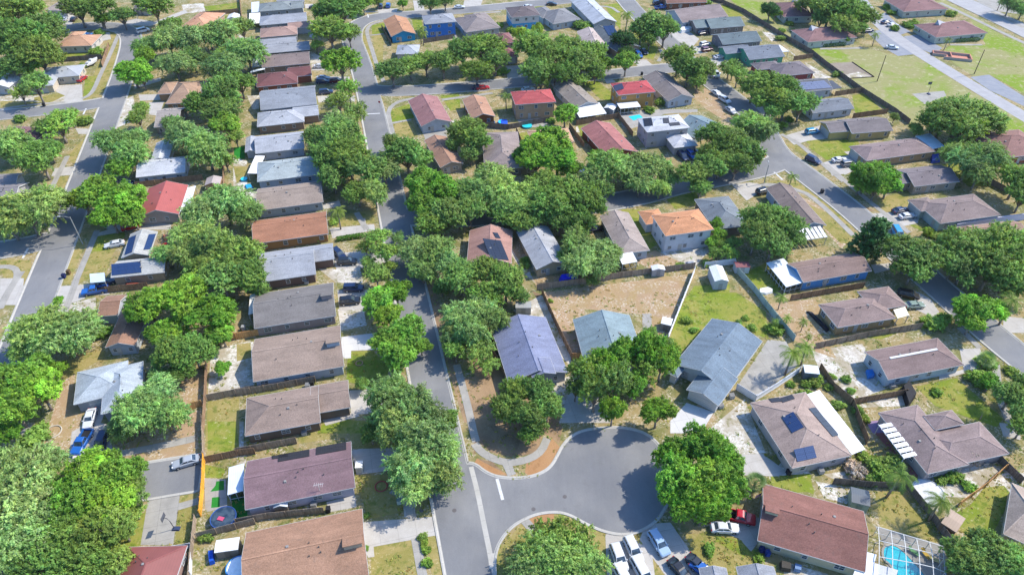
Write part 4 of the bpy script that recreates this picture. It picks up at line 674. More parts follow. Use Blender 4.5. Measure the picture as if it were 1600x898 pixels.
# ------------------------------------------------------------------ vehicles
def ring_loft(stations, name_mat, mb):
    """stations: (x, half width, z bottom, z shoulder, z top, top half width)"""
    n = 8; vs = []
    for x, w, zb, zs, zt, tw in stations: vs += [(x, -w * .9, zb), (x, -w, zb + .12), (x, -w, zs), (x, -tw, zt), (x, tw, zt), (x, w, zs), (x, w, zb + .12), (x, w * .9, zb)]
    fs = []
    for i in range(len(stations) - 1):
        for k in range(n): a = i * n + k; b = i * n + (k + 1) % n; fs.append((a, a + n, b + n, b))
    fs += [tuple(range(n)), tuple(range(len(vs) - n, len(vs)))[::-1]]; mb.add(vs, fs); return mb
def make_car(kind):
    r = empty(kind)
    L, Wd, low, belt, top = dict(sedan=(4.75, 1.82, .2, .92, 1.42), suv=(4.75, 1.92, .26, 1.05, 1.75), pickup_truck=(5.7, 2.0, .32, 1.05, 1.82), van=(5.1, 2.0, .22, 1.1, 1.85))[kind]
    h, w = L / 2, Wd / 2
    if kind == 'sedan': st = [(-h, .8 * w, .4, .7, .78, .7 * w), (-h + .15, .95 * w, .25, .82, .96, .8 * w), (-h + .9, w, low, .88, 1.0, .82 * w), (0, w, low, .9, .98, .84 * w), (h - 1.3, w, low, .84, .94, .82 * w), (h - .3, .95 * w, low, .7, .78, .75 * w), (h, .75 * w, .35, .58, .64, .6 * w)]; cab = (-h + .55, -h + 1.25, h - 2.15, h - 1.3)
    elif kind == 'suv': st = [(-h, .88 * w, .4, .95, 1.05, .75 * w), (-h + .12, .98 * w, low, 1.0, 1.1, .84 * w), (0, w, low, 1.0, 1.1, .86 * w), (h - 1.25, w, low, .98, 1.08, .84 * w), (h - .25, .96 * w, low, .86, .95, .78 * w), (h, .8 * w, .4, .7, .78, .65 * w)]; cab = (-h + .1, -h + .4, h - 2.0, h - 1.2)
    elif kind == 'van': st = [(-h, .9 * w, .4, 1.0, 1.12, .8 * w), (-h + .1, .98 * w, low, 1.05, 1.15, .86 * w), (h - 1.0, w, low, 1.0, 1.1, .84 * w), (h - .2, .95 * w, low, .85, .92, .76 * w), (h, .8 * w, .4, .66, .72, .65 * w)]; cab = (-h + .08, -h + .25, h - 1.7, h - .9)
    else: st = [(-.45, w, low, 1.02, 1.1, .88 * w), (1.0, w, low, 1.02, 1.1, .88 * w), (h - 1.2, w, low, 1.0, 1.1, .86 * w), (h - .15, .97 * w, low, .92, 1.0, .8 * w), (h, .85 * w, .45, .75, .82, .7 * w)]; cab = (-.5, -.3, h - 2.2, h - 1.5)
    b = ring_loft(st, 'paint', MB())
    if kind == 'pickup_truck':
        b.box(-h, -.44, -w, w, low + .1, .62); b.box(-h, -.44, -w, -w + .12, .62, 1.08); b.box(-h, -.44, w - .12, w, .62, 1.08); b.box(-h, -h + .1, -w + .12, w - .12, .62, 1.05)
    bo = b.build('body', 'paint', r, (1, 1, 1))
    if kind == 'pickup_truck': q = MB(); q.box(-h + .12, -.46, -w + .14, w - .14, .6, .66); q.build('bed_liner', 'rubber', r)
    x0, x1, x2, x3 = cab; zb = belt + .02; tw = w * .72; g = MB(); zt = top - .05
    vs = [(x0, -w * .86, zb), (x3, -w * .84, zb - .05), (x3, w * .84, zb - .05), (x0, w * .86, zb), (x1, -tw, zt), (x2, -tw, zt), (x2, tw, zt), (x1, tw, zt)]
    g.add(vs, [(0, 3, 2, 1), (4, 5, 6, 7), (0, 1, 5, 4), (1, 2, 6, 5), (2, 3, 7, 6), (3, 0, 4, 7)]); g.build('windows', 'glass', r)
    t = MB(); t.add([(x1 - .12, -tw - .03, zt - .02), (x2 + .12, -tw - .03, zt - .02), (x2 + .12, tw + .03, zt - .02), (x1 - .12, tw + .03, zt - .02), (x1 + .05, -tw + .1, top), (x2 - .15, -tw + .1, top), (x2 - .15, tw - .1, top), (x1 + .05, tw - .1, top)], [(0, 3, 2, 1), (4, 5, 6, 7), (0, 1, 5, 4), (1, 2, 6, 5), (2, 3, 7, 6), (3, 0, 4, 7)])
    for s in (-1, 1):
        t.bar((x3, s * w * .84, zb - .04), (x2 + .05, s * tw, zt), .1); t.bar((x0, s * w * .86, zb), (x1 - .05, s * tw, zt), .12); m_ = (x1 + x2) / 2; t.bar((m_, s * w * .862, zb), (m_, s * (tw + .01), zt), .09)
    t.build('car_roof', 'paint', r, (1, 1, 1))
    for sx, sy in ((-1, -1), (-1, 1), (1, -1), (1, 1)):
        x = sx * L * .30; wh = MB(); wh.tube([(x, sy * (w - .22), .34), (x, sy * (w + .02), .34)], .34, 14, 0); wh.tube([(x, sy * (w + .02), .34), (x, sy * (w + .035), .34)], .2, 10, 1); wh.build('wheel', ['rubber', 'chrome'], r)
    for s in (-1, 1):
        q = MB(); q.box(h - .22, h + .005, s * w * .62 - .16, s * w * .62 + .16, .62, .74); q.build('headlight', 'lamp_glass', r)
        q = MB(); q.box(-h - .015, -h + .1, s * w * .7 - .14, s * w * .7 + .14, .74, .9); q.build('taillight', 'tail_red', r)
        q = MB(); q.box(x3 - .35, x3 - .15, s * (w + .08) - .09, s * (w + .08) + .09, belt - .02, belt + .13); q.build('mirror', 'paint', r, (1, 1, 1))
    freeze(r); return r
PROTO = {k: make_car(k) for k in ('sedan', 'suv', 'pickup_truck', 'van')}; USED = set()
CARS = []
PAINTS = dict(white=(238, 240, 242), silver=(190, 196, 204), black=(34, 36, 42), navy=(36, 52, 92), blue=(40, 110, 200), red=(206, 30, 50), maroon=(110, 30, 50), turquoise=(40, 160, 210), grey=(110, 116, 124), sage=(150, 172, 160), dark=(48, 54, 66), lightblue=(170, 200, 230), rust=(150, 60, 70))
def car(kind, t, ends, paint, word=None, scale=1.0):
    a, b = [G(*q, z=.8) for q in TP(t, ends)]; c = (a + b) / 2; d = b - a
    if kind in USED: r = copy_tree(PROTO[kind])
    else: USED.add(kind); r = PROTO[kind]
    r.location = (c.x, c.y, RZ + .01 if scale == 1 else .03); r.rotation_euler = (0, 0, math.atan2(d.y, d.x)); r.scale = (scale,) * 3
    pc = alb(PAINTS[paint], .68)
    for ch in r.children:
        if ch.name.split('.')[0] in ('body', 'car_roof', 'mirror'): ch.color = pc
    r['category'] = {'sedan': 'car', 'suv': 'suv', 'pickup_truck': 'pickup truck', 'van': 'van'}[kind]; r['group'] = 'vehicles parked along the streets and driveways'
    x, y = PROJ((c.x, c.y, .8)); CARS.append((r, f"{word or paint} {r['category'] if kind != 'sedan' else 'sedan'}", x, y, 'car')); return r
V = car
V('sedan', 12, '1165,210 1005,255', 'silver', 'silver-white'); V('sedan', 8, '540,740 505,850', 'white'); V('pickup_truck', 12, '515,55 440,185', 'blue', 'bright blue'); V('suv', 12, '615,60 565,180', 'navy', 'dark navy')
V('sedan', 4, '725,590 610,612', 'white'); V('suv', 4, '725,508 805,488', 'red', 'dark red'); V('pickup_truck', 8, '630,35 475,62', 'blue', 'blue'); V('sedan', 4, '700,238 765,240', 'navy', 'dark blue'); V('sedan', 0, '462,470 495,445', 'red', 'red')
V('sedan', 0, '490,210 540,198', 'blue', 'blue'); V('sedan', 0, '545,228 575,212', 'dark', 'dark grey'); V('van', 0, '815,182 855,172', 'white'); V('suv', 0, '335,125 350,98', 'dark', 'dark'); V('sedan', 0, '368,122 382,98', 'silver'); V('suv', 0, '800,68 840,60', 'navy', 'dark blue'); V('sedan', 0, '420,118 440,98', 'black', 'black')
V('sedan', 1, '420,42 488,40', 'dark', 'dark grey'); V('suv', 1, '838,52 842,18', 'navy', 'navy'); V('suv', 1, '882,48 888,14', 'blue', 'deep blue'); V('sedan', 1, '1268,42 1335,38', 'white'); V('sedan', 1, '455,386 520,383', 'white'); V('sedan', 1, '470,452 540,452', 'silver', 'pale silver'); V('suv', 1, '468,476 540,474', 'navy', 'dark blue'); V('suv', 1, '545,474 620,468', 'maroon', 'maroon'); V('suv', 1, '480,540 562,532', 'navy', 'dark blue')
V('sedan', 1, '1400,514 1478,506', 'red', 'deep red'); V('sedan', 2, '5,510 50,505', 'navy', 'dark blue'); V('suv', 2, '665,440 748,440', 'black', 'black'); V('suv', 2, '945,300 985,340', 'blue', 'blue'); V('sedan', 2, '980,282 1015,318', 'navy', 'dark navy'); V('suv', 2, '1035,22 1120,14', 'navy', 'dark navy'); V('pickup_truck', 2, '1060,46 1132,38', 'blue', 'blue'); V('sedan', 2, '430,20 485,22', 'dark', 'dark'); V('suv', 2, '1312,198 1375,186', 'navy', 'dark blue'); V('suv', 2, '1322,264 1385,250', 'white'); V('suv', 2, '1330,295 1400,282', 'maroon', 'purple-brown')
V('sedan', 2, '1405,336 1470,326', 'white'); V('van', 2, '1402,410 1430,452', 'white'); V('sedan', 3, '42,452 88,478', 'white'); V('suv', 3, '78,484 130,512', 'white'); V('sedan', 3, '120,540 150,560', 'silver', 'pale silver'); V('sedan', 2, '300,40 335,34', 'white'); V('sedan', 2, '285,524 350,514', 'white')
V('sedan', 3, '890,112 935,106', 'navy', 'dark blue'); V('sedan', 3, '915,126 972,120', 'white'); V('suv', 3, '795,156 848,148', 'navy', 'dark blue'); V('sedan', 3, '912,232 972,238', 'white'); V('suv', 3, '505,662 580,650', 'turquoise', 'turquoise'); V('suv', 3, '512,782 582,815', 'navy', 'blue-grey'); V('sedan', 3, '645,800 712,793', 'white'); V('suv', 3, '682,822 765,812', 'grey', 'grey')
V('sedan', 7, '885,328 955,316', 'navy', 'navy blue'); V('sedan', 7, '908,355 995,342', 'white'); V('van', 7, '888,400 925,462', 'turquoise', 'bright blue'); V('suv', 7, '905,706 1010,728', 'black', 'black'); V('sedan', 7, '945,768 1025,762', 'sage', 'pale green'); V('suv', 7, '262,238 300,228', 'black', 'black'); V('suv', 5, '575,640 620,680', 'navy', 'dark blue'); V('suv', 5, '588,706 702,700', 'black', 'black'); V('sedan', 5, '785,632 850,622', 'white'); V('suv', 9, '645,110 720,108', 'navy', 'dark blue'); V('suv', 9, '602,190 720,178', 'black', 'black')
V('suv', 6, '575,160 635,175', 'white'); V('suv', 6, '1205,70 1245,108', 'navy', 'dark blue'); V('suv', 6, '1250,62 1295,98', 'blue', 'deep blue'); V('sedan', 6, '1300,55 1330,88', 'dark', 'dark grey'); V('sedan', 6, '240,500 270,450', 'dark', 'dark'); V('sedan', 6, '690,515 745,505', 'black', 'black')
V('suv', 14, '820,715 880,872', 'white'); V('suv', 14, '895,665 975,832', 'white'); V('suv', 14, '1035,630 1135,790', 'lightblue', 'pale blue-white'); V('van', 14, '960,832 1010,920', 'white'); V('van', 14, '860,878 905,960', 'white'); V('sedan', 14, '1168,822 1250,915', 'black', 'black'); V('sedan', 14, '1265,792 1375,890', 'rust' if 0 else 'dark', 'dark brown'); V('pickup_truck', 15, '90,455 255,492', 'red', 'bright red'); V('sedan', 15, '70,528 140,530', 'white'); V('sedan', 15, '-20,728 20,755', 'blue', 'blue')
V('suv', 4, '15,385 80,372', 'lightblue', 'pale blue'); V('sedan', 8, '590,8 640,-8', 'navy', 'blue'); V('sedan', 3, '1140,230 1180,240', 'silver')if 0 else None
V('sedan', 3, '40,378 75,362', 'white'); V('sedan', 1, '120,505 118,470', 'dark', 'dark')
# ------------------------------------------------------------------ fences
FENCES = []
FC = dict(grey=(168, 150, 130), brown=(158, 130, 104), orange=(226, 172, 112), yellow=(244, 180, 70), white=(240, 242, 246), dark=(128, 118, 110), lilac=(210, 206, 222), tan=(190, 150, 106), green=(176, 196, 190))
def fence(t, s, col, h=1.8, gates=False, near=True):
    pts = [G(*q, z=0) for q in TP(t, s)]; word = dict(grey='weathered grey wooden', brown='brown wooden', orange='orange-brown wooden', yellow='bright yellow-orange wooden', white='white vinyl', dark='dark wooden', lilac='lilac-white masonry', tan='tan wooden', green='pale greenish white')[col]
    r = empty('fence' if col != 'lilac' else 'garden_wall', pts[0]); o0 = pts[0]; mat = 'trim' if col in ('white', 'lilac', 'green') else 'fence_wood'; c = alb(FC[col], .85 if mat == 'fence_wood' else .85)
    posts = []
    for i in range(len(pts) - 1):
        a, b = pts[i] - o0, pts[i + 1] - o0; L = (b - a).length; d = (b - a) / L; nn = Vector((-d.y, d.x, 0)); k = max(1, int(L / 2.5)); m = MB(); step = .3 if near else 1.0
        cnt = int(L / step); rr = random.Random(i + int(L * 10))
        if col == 'lilac': m.bar(a + Vector((0, 0, h / 2)), b + Vector((0, 0, h / 2)), .2, h); m.bar(a + Vector((0, 0, h + .04)), b + Vector((0, 0, h + .04)), .3, .08)
        else:
            for j in range(cnt):
                p0 = a + d * (j * L / cnt + .008); p1 = a + d * ((j + 1) * L / cnt - .008); hh = h + (rr.uniform(-.05, .03) if mat == 'fence_wood' else 0); of = nn * (rr.uniform(-.012, .012) if mat == 'fence_wood' else 0)
                m.add([p0 + of - nn * .02, p1 + of - nn * .02, p1 + of + nn * .02, p0 + of + nn * .02] + [q + of + Vector((0, 0, hh)) for q in (p0 - nn * .02, p1 - nn * .02, p1 + nn * .02, p0 + nn * .02)], [(4, 5, 6, 7), (0, 1, 5, 4), (1, 2, 6, 5), (2, 3, 7, 6), (3, 0, 4, 7)])
            for z in (.35, h - .25): m.bar(a + nn * .055 + Vector((0, 0, z)), b + nn * .055 + Vector((0, 0, z)), .05, .1)
        m.build('panel', mat, r, c)
        for j in range(k + 1): posts.append(a + d * L * j / k - nn * .085)
    if col != 'lilac':
        pm = MB(); pm.box(-.055, .055, -.055, .055, 0, h + .08); me = pm.mesh('post', [mat])
        for q in posts[:100] if near else posts[::2][:60]: p_ = obj('post', me, r, tuple(w * .92 for w in c[:3])); p_.location = q
    mid = pts[len(pts) // 2] if len(pts) > 2 else (pts[0] + pts[1]) / 2; x, y = PROJ(mid)
    tag(r, cat='fence' if col != 'lilac' else 'wall', group='garden fences'); FENCES.append((r, word + (' fence' if col != 'lilac' else ' wall'), x, y, 'fence'))
F = fence
F(9, '0,412 190,378', 'orange'); F(9, '0,742 245,702 462,660', 'grey'); F(13, '0,192 352,128', 'grey'); F(13, '0,603 180,570 512,535', 'grey'); F(12, '1155,688 1495,598', 'grey')
F(8, '1215,480 1205,700 1192,898', 'brown'); F(12, '1190,-5 1198,212', 'grey'); F(12, '1200,222 1192,400 1178,555', 'yellow', 1.9); F(12, '1150,575 1125,800 1110,960', 'grey'); F(12, '1208,240 1400,200 1495,190', 'brown')
F(8, '1305,348 1495,315', 'orange'); F(8, '1215,695 1495,640', 'grey'); F(8, '1080,760 1185,725', 'orange'); F(4, '630,888 870,862', 'brown'); F(12, '1015,755 1125,738 1122,900', 'white', 1.5)
F(6, '370,872 680,832 860,800 1290,745', 'grey'); F(10, '400,150 480,330 575,528', 'brown'); F(10, '577,528 655,522', 'orange'); F(10, '1290,22 1215,212 1135,415', 'white'); F(7, '0,595 140,577 152,612', 'white')
F(7, '155,620 232,705 335,840', 'green'); F(11, '288,0 420,160', 'green'); F(11, '450,300 345,372 240,438', 'white'); F(11, '150,385 238,440', 'white'); F(10, '62,400 190,640', 'brown'); F(7, '400,748 600,712 742,688', 'brown')
F(11, '512,195 760,140 1012,100', 'grey'); F(11, '540,290 600,380 690,455 760,640', 'brown'); F(11, '685,455 940,410', 'brown'); F(15, '640,312 830,330 1010,335', 'dark'); F(15, '1012,335 1130,480 1262,665', 'dark'); F(15, '1268,425 1400,330 1500,240', 'orange', 1.6); F(11, '1350,700 1480,825', 'dark')
F(3, '95,22 195,65 330,150 430,212 540,275', 'dark'); F(3, '540,275 600,325 780,458', 'dark'); F(3, '780,458 950,565 1025,622', 'dark'); F(3, '650,482 782,462', 'brown'); F(3, '740,592 912,568', 'brown'); F(7, '1222,150 1330,200 1422,250', 'dark'); F(7, '1170,418 1320,392 1500,368', 'lilac', 1.9)
F(2, '0,742 205,757 442,712', 'dark', near=False); F(2, '250,772 282,850', 'brown', near=False); F(2, '600,735 842,692', 'brown', near=False); F(2, '845,690 930,800', 'brown', near=False); F(2, '560,750 645,862', 'brown', near=False); F(1, '850,172 905,270', 'dark', near=False)
F(4, '800,275 1190,228', 'brown', near=False); F(4, '1312,0 1312,290', 'brown', near=False); F(0, '342,365 600,345', 'dark', near=False); F(0, '600,395 640,275', 'brown', near=False); F(0, '0,392 330,372', 'dark', near=False); F(0, '1190,95 1400,75', 'brown', near=False); F(0, '1405,0 1415,110', 'brown', near=False); F(1, '1090,255 1275,225', 'dark', near=False); F(11, '1480,100 1300,60', 'brown')if 0 else None
F(3, '445,305 540,290', 'brown', near=False); F(3, '0,-5 95,20', 'dark', near=False)
# timber edging of the sand court
def edging(t, s, nm, label, cat, c, w=.25, h=.22, mat='fence_wood'):
    p = [G(*q) for q in TP(t, s)]; m = MB(); 
    for a, b in zip(p, p[1:]): m.bar(a + Vector((0, 0, h / 2)), b + Vector((0, 0, h / 2)), w, h)
    return tag(m.build(nm, mat, None, alb(c)), label, cat)
edging(3, '740,312 850,386 700,396', 'timber_edging', 'dark timber edging around the bare sand court beside the field', 'edging', (60, 54, 50))
# ------------------------------------------------------------------ sheds and small yard things
def at(t, x, y, z=0): return G(*T(t, x, y), z=z)
def shed(t, pts, hw, roof, wall, label, ridge='u', slope=.4, nick=None):
    A, B, C = [G(*q, z=hw) for q in TP(t, pts)]; u = (B - A); u.z = 0; u.normalize(); v = Vector((-u.y, u.x, 0)); L = (B - A).dot(u); W_ = max(1.2, (C - B).dot(v)); org = Vector((B.x, B.y, 0)) - u * L / 2 + v * W_ / 2
    r = empty('shed', org, math.atan2(u.y, u.x)); tag(r, label, 'shed'); vs, fs = roof_geo(-L / 2, L / 2, -W_ / 2, W_ / 2, hw, slope, 'gable', ridge); MB().shell(vs, fs, .08).build('roof', 'metal_roof', r, alb(roof, .8))
    MB().add(*wall_geo(-L / 2, L / 2, -W_ / 2, W_ / 2, hw, slope, 'gable', ridge, .08, .08)).build('wall', 'trim', r, alb(wall, .8))
    m = MB(); 
    if ridge == 'v': m.box(-.45, .45, -W_ / 2 + .02, -W_ / 2 + .06, .05, min(1.8, hw - .15))
    else: m.box(-.45, .45, -W_ / 2 + .02, -W_ / 2 + .06, .05, min(1.8, hw - .15))
    m.build('door', 'trim', r, alb(tuple(int(q * .85) for q in wall), .8)); return r
shed(13, '212,506 296,498 285,474', 1.9, (226, 232, 236), (140, 130, 118), 'small pale-roofed garden shed against the lilac-white wall', 'v')
shed(12, '1252,768 1392,748 1372,678', 2.1, (240, 240, 236), (150, 138, 124), 'white-topped shed beside the blue tarpaulin in the bottom fenced yard', 'u', .15)
shed(10, '245,228 338,228 340,188', 2.1, (170, 170, 166), (190, 184, 172), 'grey-roofed shed behind the violet-grey shingled house', 'u', .15)
shed(10, '1095,318 1155,332 1170,292', 1.9, (238, 240, 242), (150, 150, 150), 'small white-roofed shed leaning near the white vinyl fence', 'u', .2)
shed(6, '1410,822 1492,820 1478,732', 2.6, (242, 244, 246), (186, 192, 200), 'tall white shed in the corner of the green back yard', 'v', .35)
shed(7, '150,592 218,592 205,565', 1.9, (140, 78, 84), (200, 208, 212), 'little shed with maroon roof behind the white fence', 'u', .2)
shed(6, '1045,758 1122,755 1108,728', 2.0, (240, 240, 242), (180, 180, 178), 'small white-roofed shed in front of the long wooden fence', 'v', .3)
shed(11, '472,305 542,312 520,272', 2.2, (226, 238, 248), (130, 130, 134), 'white and grey shed by the palms and concrete yard', 'u', .1)
shed(15, '738,402 832,425 858,355', 2.2, (96, 104, 112), (146, 170, 156), 'greenish shed with dark panelled roof behind the red-brown roof', 'u', .15)
shed(2, '760,632 818,645 808,612', 1.9, (240, 240, 240), (150, 160, 170), 'little white-roofed shed between the white porch and the golden house', 'v', .3)
shed(4, '1195,262 1285,255 1280,212', 2.3, (190, 176, 172), (176, 140, 110), 'brown shed with pinkish grey roof beside the red metal roof yard', 'v', .35)
shed(15, '1185,505 1262,555 1325,495', 2.1, (176, 152, 132), (120, 104, 90), 'tan canopy shed standing against the dark fence corner', 'u', .12)
shed(13, '690,272 732,270 730,228', 1.7, (244, 244, 242), (220, 220, 216), 'small white box trailer on the driveway of the lilac-white house', 'u', .05)
shed(0, '1325,112 1388,110 1385,85', 2.2, (236, 236, 236), (228, 228, 228), 'white shed standing beyond the peach-roofed house yard', 'v', .35)
def lathe(name, label, cat, t, x, y, r, h, c, mat='plain', top=None, n=28, rx=1.0, group=None):
    g = at(t, x, y, h); R = r
    m = MB(); m.disc((0, 0), R, R, 0, h, n); o = m.build(name, mat, None, alb(c)); o.location = (g.x, g.y, .02); o.scale = (1, rx, 1); tag(o, label, cat, group)
    k = MB(); k.disc((0, 0), R * .93, R * .93, h - .02, h + .012, n); k.build('water_surface' if mat != 'cover' else 'cover', top or 'water', o)
    rm = MB(); rm.tube([(R * math.cos(a * math.pi / 14), R * math.sin(a * math.pi / 14), h + .01) for a in range(29)], .07, 6, cap=False); rm.build('rim', 'trim', o, alb(tuple(min(255, q + 40) for q in c))); return o
pool = lathe('above_ground_pool', 'round blue-black above-ground pool with a pink float in the fenced corner', 'pool', 12, 1305, 560, 2.1, 1.1, (30, 70, 140), 'plain', 'glass')
m = MB(); m.add([(-.9, -.5, 1.13), (.1, -.75, 1.13), (.3, -.1, 1.13), (-.7, .15, 1.13), (-.9, -.5, 1.25), (.1, -.75, 1.25), (.3, -.1, 1.25), (-.7, .15, 1.25)], [(4, 5, 6, 7), (0, 1, 5, 4), (1, 2, 6, 5), (2, 3, 7, 6), (3, 0, 4, 7), (0, 3, 2, 1)]); f_ = m.build('pool_float', 'plain', None, alb((236, 100, 140))); f_.location = pool.location; tag(f_, 'pink inflatable float lying on the dark round pool', 'float')
lathe('covered_pool', 'round pool under a bright blue cover at the back of the tan-brown house', 'pool', 13, 8, 850, 1.9, 1.0, (30, 130, 210), 'plain', 'plain')
lathe('spa_pool', 'round grey tarpaulin-covered splash pool beside the red patio', 'pool', 15, 1122, 352, 2.6, .35, (190, 196, 202), 'plain', 'road_paint', rx=1.0)
lathe('kiddie_pool', 'small round turquoise paddling pool behind the cream two-storey house', 'pool', 2, 312, 733, 1.6, .5, (60, 200, 210))
lathe('trampoline', 'round trampoline with blue rim in the cluttered yard behind the tan gabled house', 'trampoline', 2, 93, 716, 1.7, .8, (40, 90, 170), 'plain', 'rubber')
lathe('trampoline', 'second blue play pool next to the trampoline behind the tan gabled house', 'pool', 2, 170, 712, 1.5, .6, (40, 110, 220))
lathe('kiddie_pool', 'small aqua tub near the white patio cover of the pale blue-grey roofed house', 'pool', 5, 42, 222, .9, .5, (60, 200, 220))
def slab(name, label, cat, t, s, h, c, mat='plain', sub=None, subc=None, z0=0.03, taper=.15):
    p = [G(*q, z=h) for q in TP(t, s)]; o0 = sum(p, Vector()) / len(p); q = [w - o0 for w in p]; n = len(q); m = MB()
    m.add([(w.x, w.y, z0) for w in q] + [(w.x * (1 - taper), w.y * (1 - taper), h) for w in q], [tuple(range(n))[::-1], tuple(range(n, 2 * n))] + [(i, (i + 1) % n, n + (i + 1) % n, n + i) for i in range(n)])
    o = m.build(name, mat, None, alb(c, .8)); o.location = (o0.x, o0.y, 0); return tag(o, label, cat)
slab('tarpaulin', 'bright royal blue tarpaulin over a boat by the long wooden fence', 'tarp', 6, '500,778 604,762 612,800 508,818', 1.7, (20, 50, 235), taper=.25)
slab('tarpaulin', 'blue tarpaulin draped over goods beside the white-topped shed', 'tarp', 12, '1378,800 1430,798 1438,900 1380,900', .8, (30, 120, 210))
slab('tarpaulin', 'crumpled aqua tarp beside the pale blue-grey roofed house patio', 'tarp', 5, '45,255 80,248 95,270 60,285', .5, (40, 170, 225)); slab('bin_box', 'small blue storage box left of the white-topped shed', 'box', 12, '1215,750 1245,745 1250,815 1220,825', .9, (30, 90, 200))
slab('tarpaulin', 'dark blue tarpaulin among clutter beside the stained taupe house', 'tarp', 3, '1135,770 1175,765 1185,800 1140,805', .9, (30, 70, 170)); slab('tarpaulin', 'blue tarpaulin heap in the back yard of the tan gabled house', 'tarp', 2, '155,700 195,695 205,735 160,740', .7, (30, 90, 210))
slab('upturned_tub', 'white rounded tub lying on grass beside the long wooden fence', 'tub', 7, '258,688 300,680 325,690 322,705 290,714 258,708', .5, (244, 244, 240)); slab('garden_table', 'blue outdoor table at the white gable of the skylight-strip house', 'table', 11, '760,290 790,288 800,318 770,325', .75, (60, 140, 220), taper=.02)
slab('picnic_rug', 'dark covered boat lying along the narrow yard of the tan hip-roofed house', 'boat', 11, '480,10 500,15 590,100 575,108', .6, (40, 44, 52)); slab('canopy', 'black netted dog pen beside the brown house with skylight strip', 'pen', 11, '930,360 960,335 1000,400 960,455', 1.5, (40, 40, 44))
slab('parasol', 'red parasol in the side yard of the blue solar-panelled house', 'parasol', 4, '945,600 970,590 988,605 982,628 955,632 942,618', 2.2, (210, 50, 50), z0=2.0, taper=.8); slab('toy_pile', 'orange and white pile of belongings beside the house with blue solar panels', 'pile', 4, '945,545 970,540 985,560 960,575', .7, (236, 150, 110), taper=.4)
slab('yard_goods', 'heap of red and tan goods beneath the lower wall of the solar-panelled house', 'pile', 4, '720,828 780,820 840,830 830,852 730,856', .8, (170, 80, 60), taper=.3); slab('trailer', 'white and red flatbed trailer left behind the bright blue pickup', 'trailer', 12, '420,190 500,165 492,215 418,220', .6, (224, 214, 214))
slab('junk_pile', 'pile of grey scrap strewn in the yard behind the orange-roofed house', 'pile', 6, '1240,700 1290,695 1300,730 1245,735', .5, (150, 160, 176), taper=.4); slab('bbq_grill', 'black grill beside the pool house wall with grey cover', 'grill', 15, '385,690 440,700 440,740 385,730', 1.0, (70, 66, 60)); slab('storage_bench', 'blue-grey storage bench on the gravel below the red-brown roof', 'bench', 15, '455,705 492,715 488,745 452,735', .8, (120, 150, 190)); slab('boat', 'small white boat on a trailer beside the grey-brown roofed white house', 'boat', 2, '1200,172 1215,155 1275,148 1285,160 1265,172 1215,182', 1.1, (244, 244, 244)); slab('shade_sail', 'white shade sheet spread beside the white vinyl shed at the cul-de-sac house', 'tarp', 15, '200,500 240,515 235,560 195,545', .25, (250, 250, 250)) if 0 else None
# speed boat on a trailer, top left
b0 = at(0, 540, 378); r = empty('boat', (b0.x, b0.y, .03), math.radians(75)); m = MB(); ring_loft([(-3.2, .9, .7, 1.2, 1.3, .75), (-1, 1.15, .5, 1.3, 1.4, .9), (1.5, 1.0, .55, 1.4, 1.5, .7), (3.2, .12, 1.1, 1.5, 1.56, .08)], '', m); m.build('hull', 'trim', r, WH(248)); q = MB(); q.box(-.6, .9, -.7, .7, 1.4, 2.0, 0, .2); q.build('cabin', 'trim', r, WH(240)); q = MB(); q.box(-2.8, -1.2, -.7, .7, 1.3, 1.36); q.build('deck_well', 'plain', r, alb((90, 100, 120))); q = MB(); q.bar((-3.2, 0, .45), (4.3, 0, .45), .15); q.bar((-.8, -1.1, .45), (-.8, 1.1, .45), .15); [q.tube([(-.8, s * 1.05, .33), (-.8, s * 1.25, .33)], .33, 10) for s in (-1, 1)]; q.build('trailer', 'rubber', r); tag(r, 'white motor boat on a trailer parked in the fenced side yard', 'boat')
# screened swimming pool at the bottom right
pp = [G(*q) for q in chaikin([Vector(q) for q in TP(15, '890,640 910,618 950,615 990,640 1040,690 1110,768 1180,900 1030,960 975,850 960,765 930,715 895,690')], 2, True)]
o0 = at(15, 1010, 740); r = empty('swimming_pool', (o0.x, o0.y, .02)); q = [p - o0 for p in pp]; n_ = len(q); m = MB(); m.add([(p.x, p.y, .03) for p in q], [tuple(range(n_))[::-1]]); m.build('water_surface', 'water', r); m = MB()
for i in range(n_): a, b = q[i], q[(i + 1) % n_]; m.bar((a.x, a.y, .05), (b.x, b.y, .05), .35, .1)
m.build('coping', 'trim', r, alb((214, 206, 190))); tag(r, 'kidney-shaped turquoise swimming pool under the white screen cage', 'pool')
cq = [G(*w, z=z_) for w, z_ in zip(TP(15, '872,525 1195,622 1218,790 1225,960 860,960 870,690'), (2.6,) * 6)]; o0 = Vector((cq[0].x, cq[0].y, 0)); r = empty('pool_enclosure', o0); m = MB(); sc = MB(); L_ = [w - o0 for w in cq]
A_, B_2, Cc, Dd = L_[0], L_[1], L_[3], L_[4]; nu, nv = 5, 5; up = 2.9
def cagept(s, t_): p = A_.lerp(B_2, s).lerp(Dd.lerp(Cc, s), t_); e = min(1, 2.4 * min(t_ if t_ < .5 else 1 - t_, 1)); return Vector((p.x, p.y, 2.5 + .9 * min(1, min(s + .25, 1 - s, t_, 1 - t_) * 4)))
for i in range(nu + 1):
    for j in range(nv):
        m.bar(cagept(i / nu, j / nv), cagept(i / nu, (j + 1) / nv), .09)
for j in range(nv + 1):
    for i in range(nu):
        m.bar(cagept(i / nu, j / nv), cagept((i + 1) / nu, j / nv), .09)
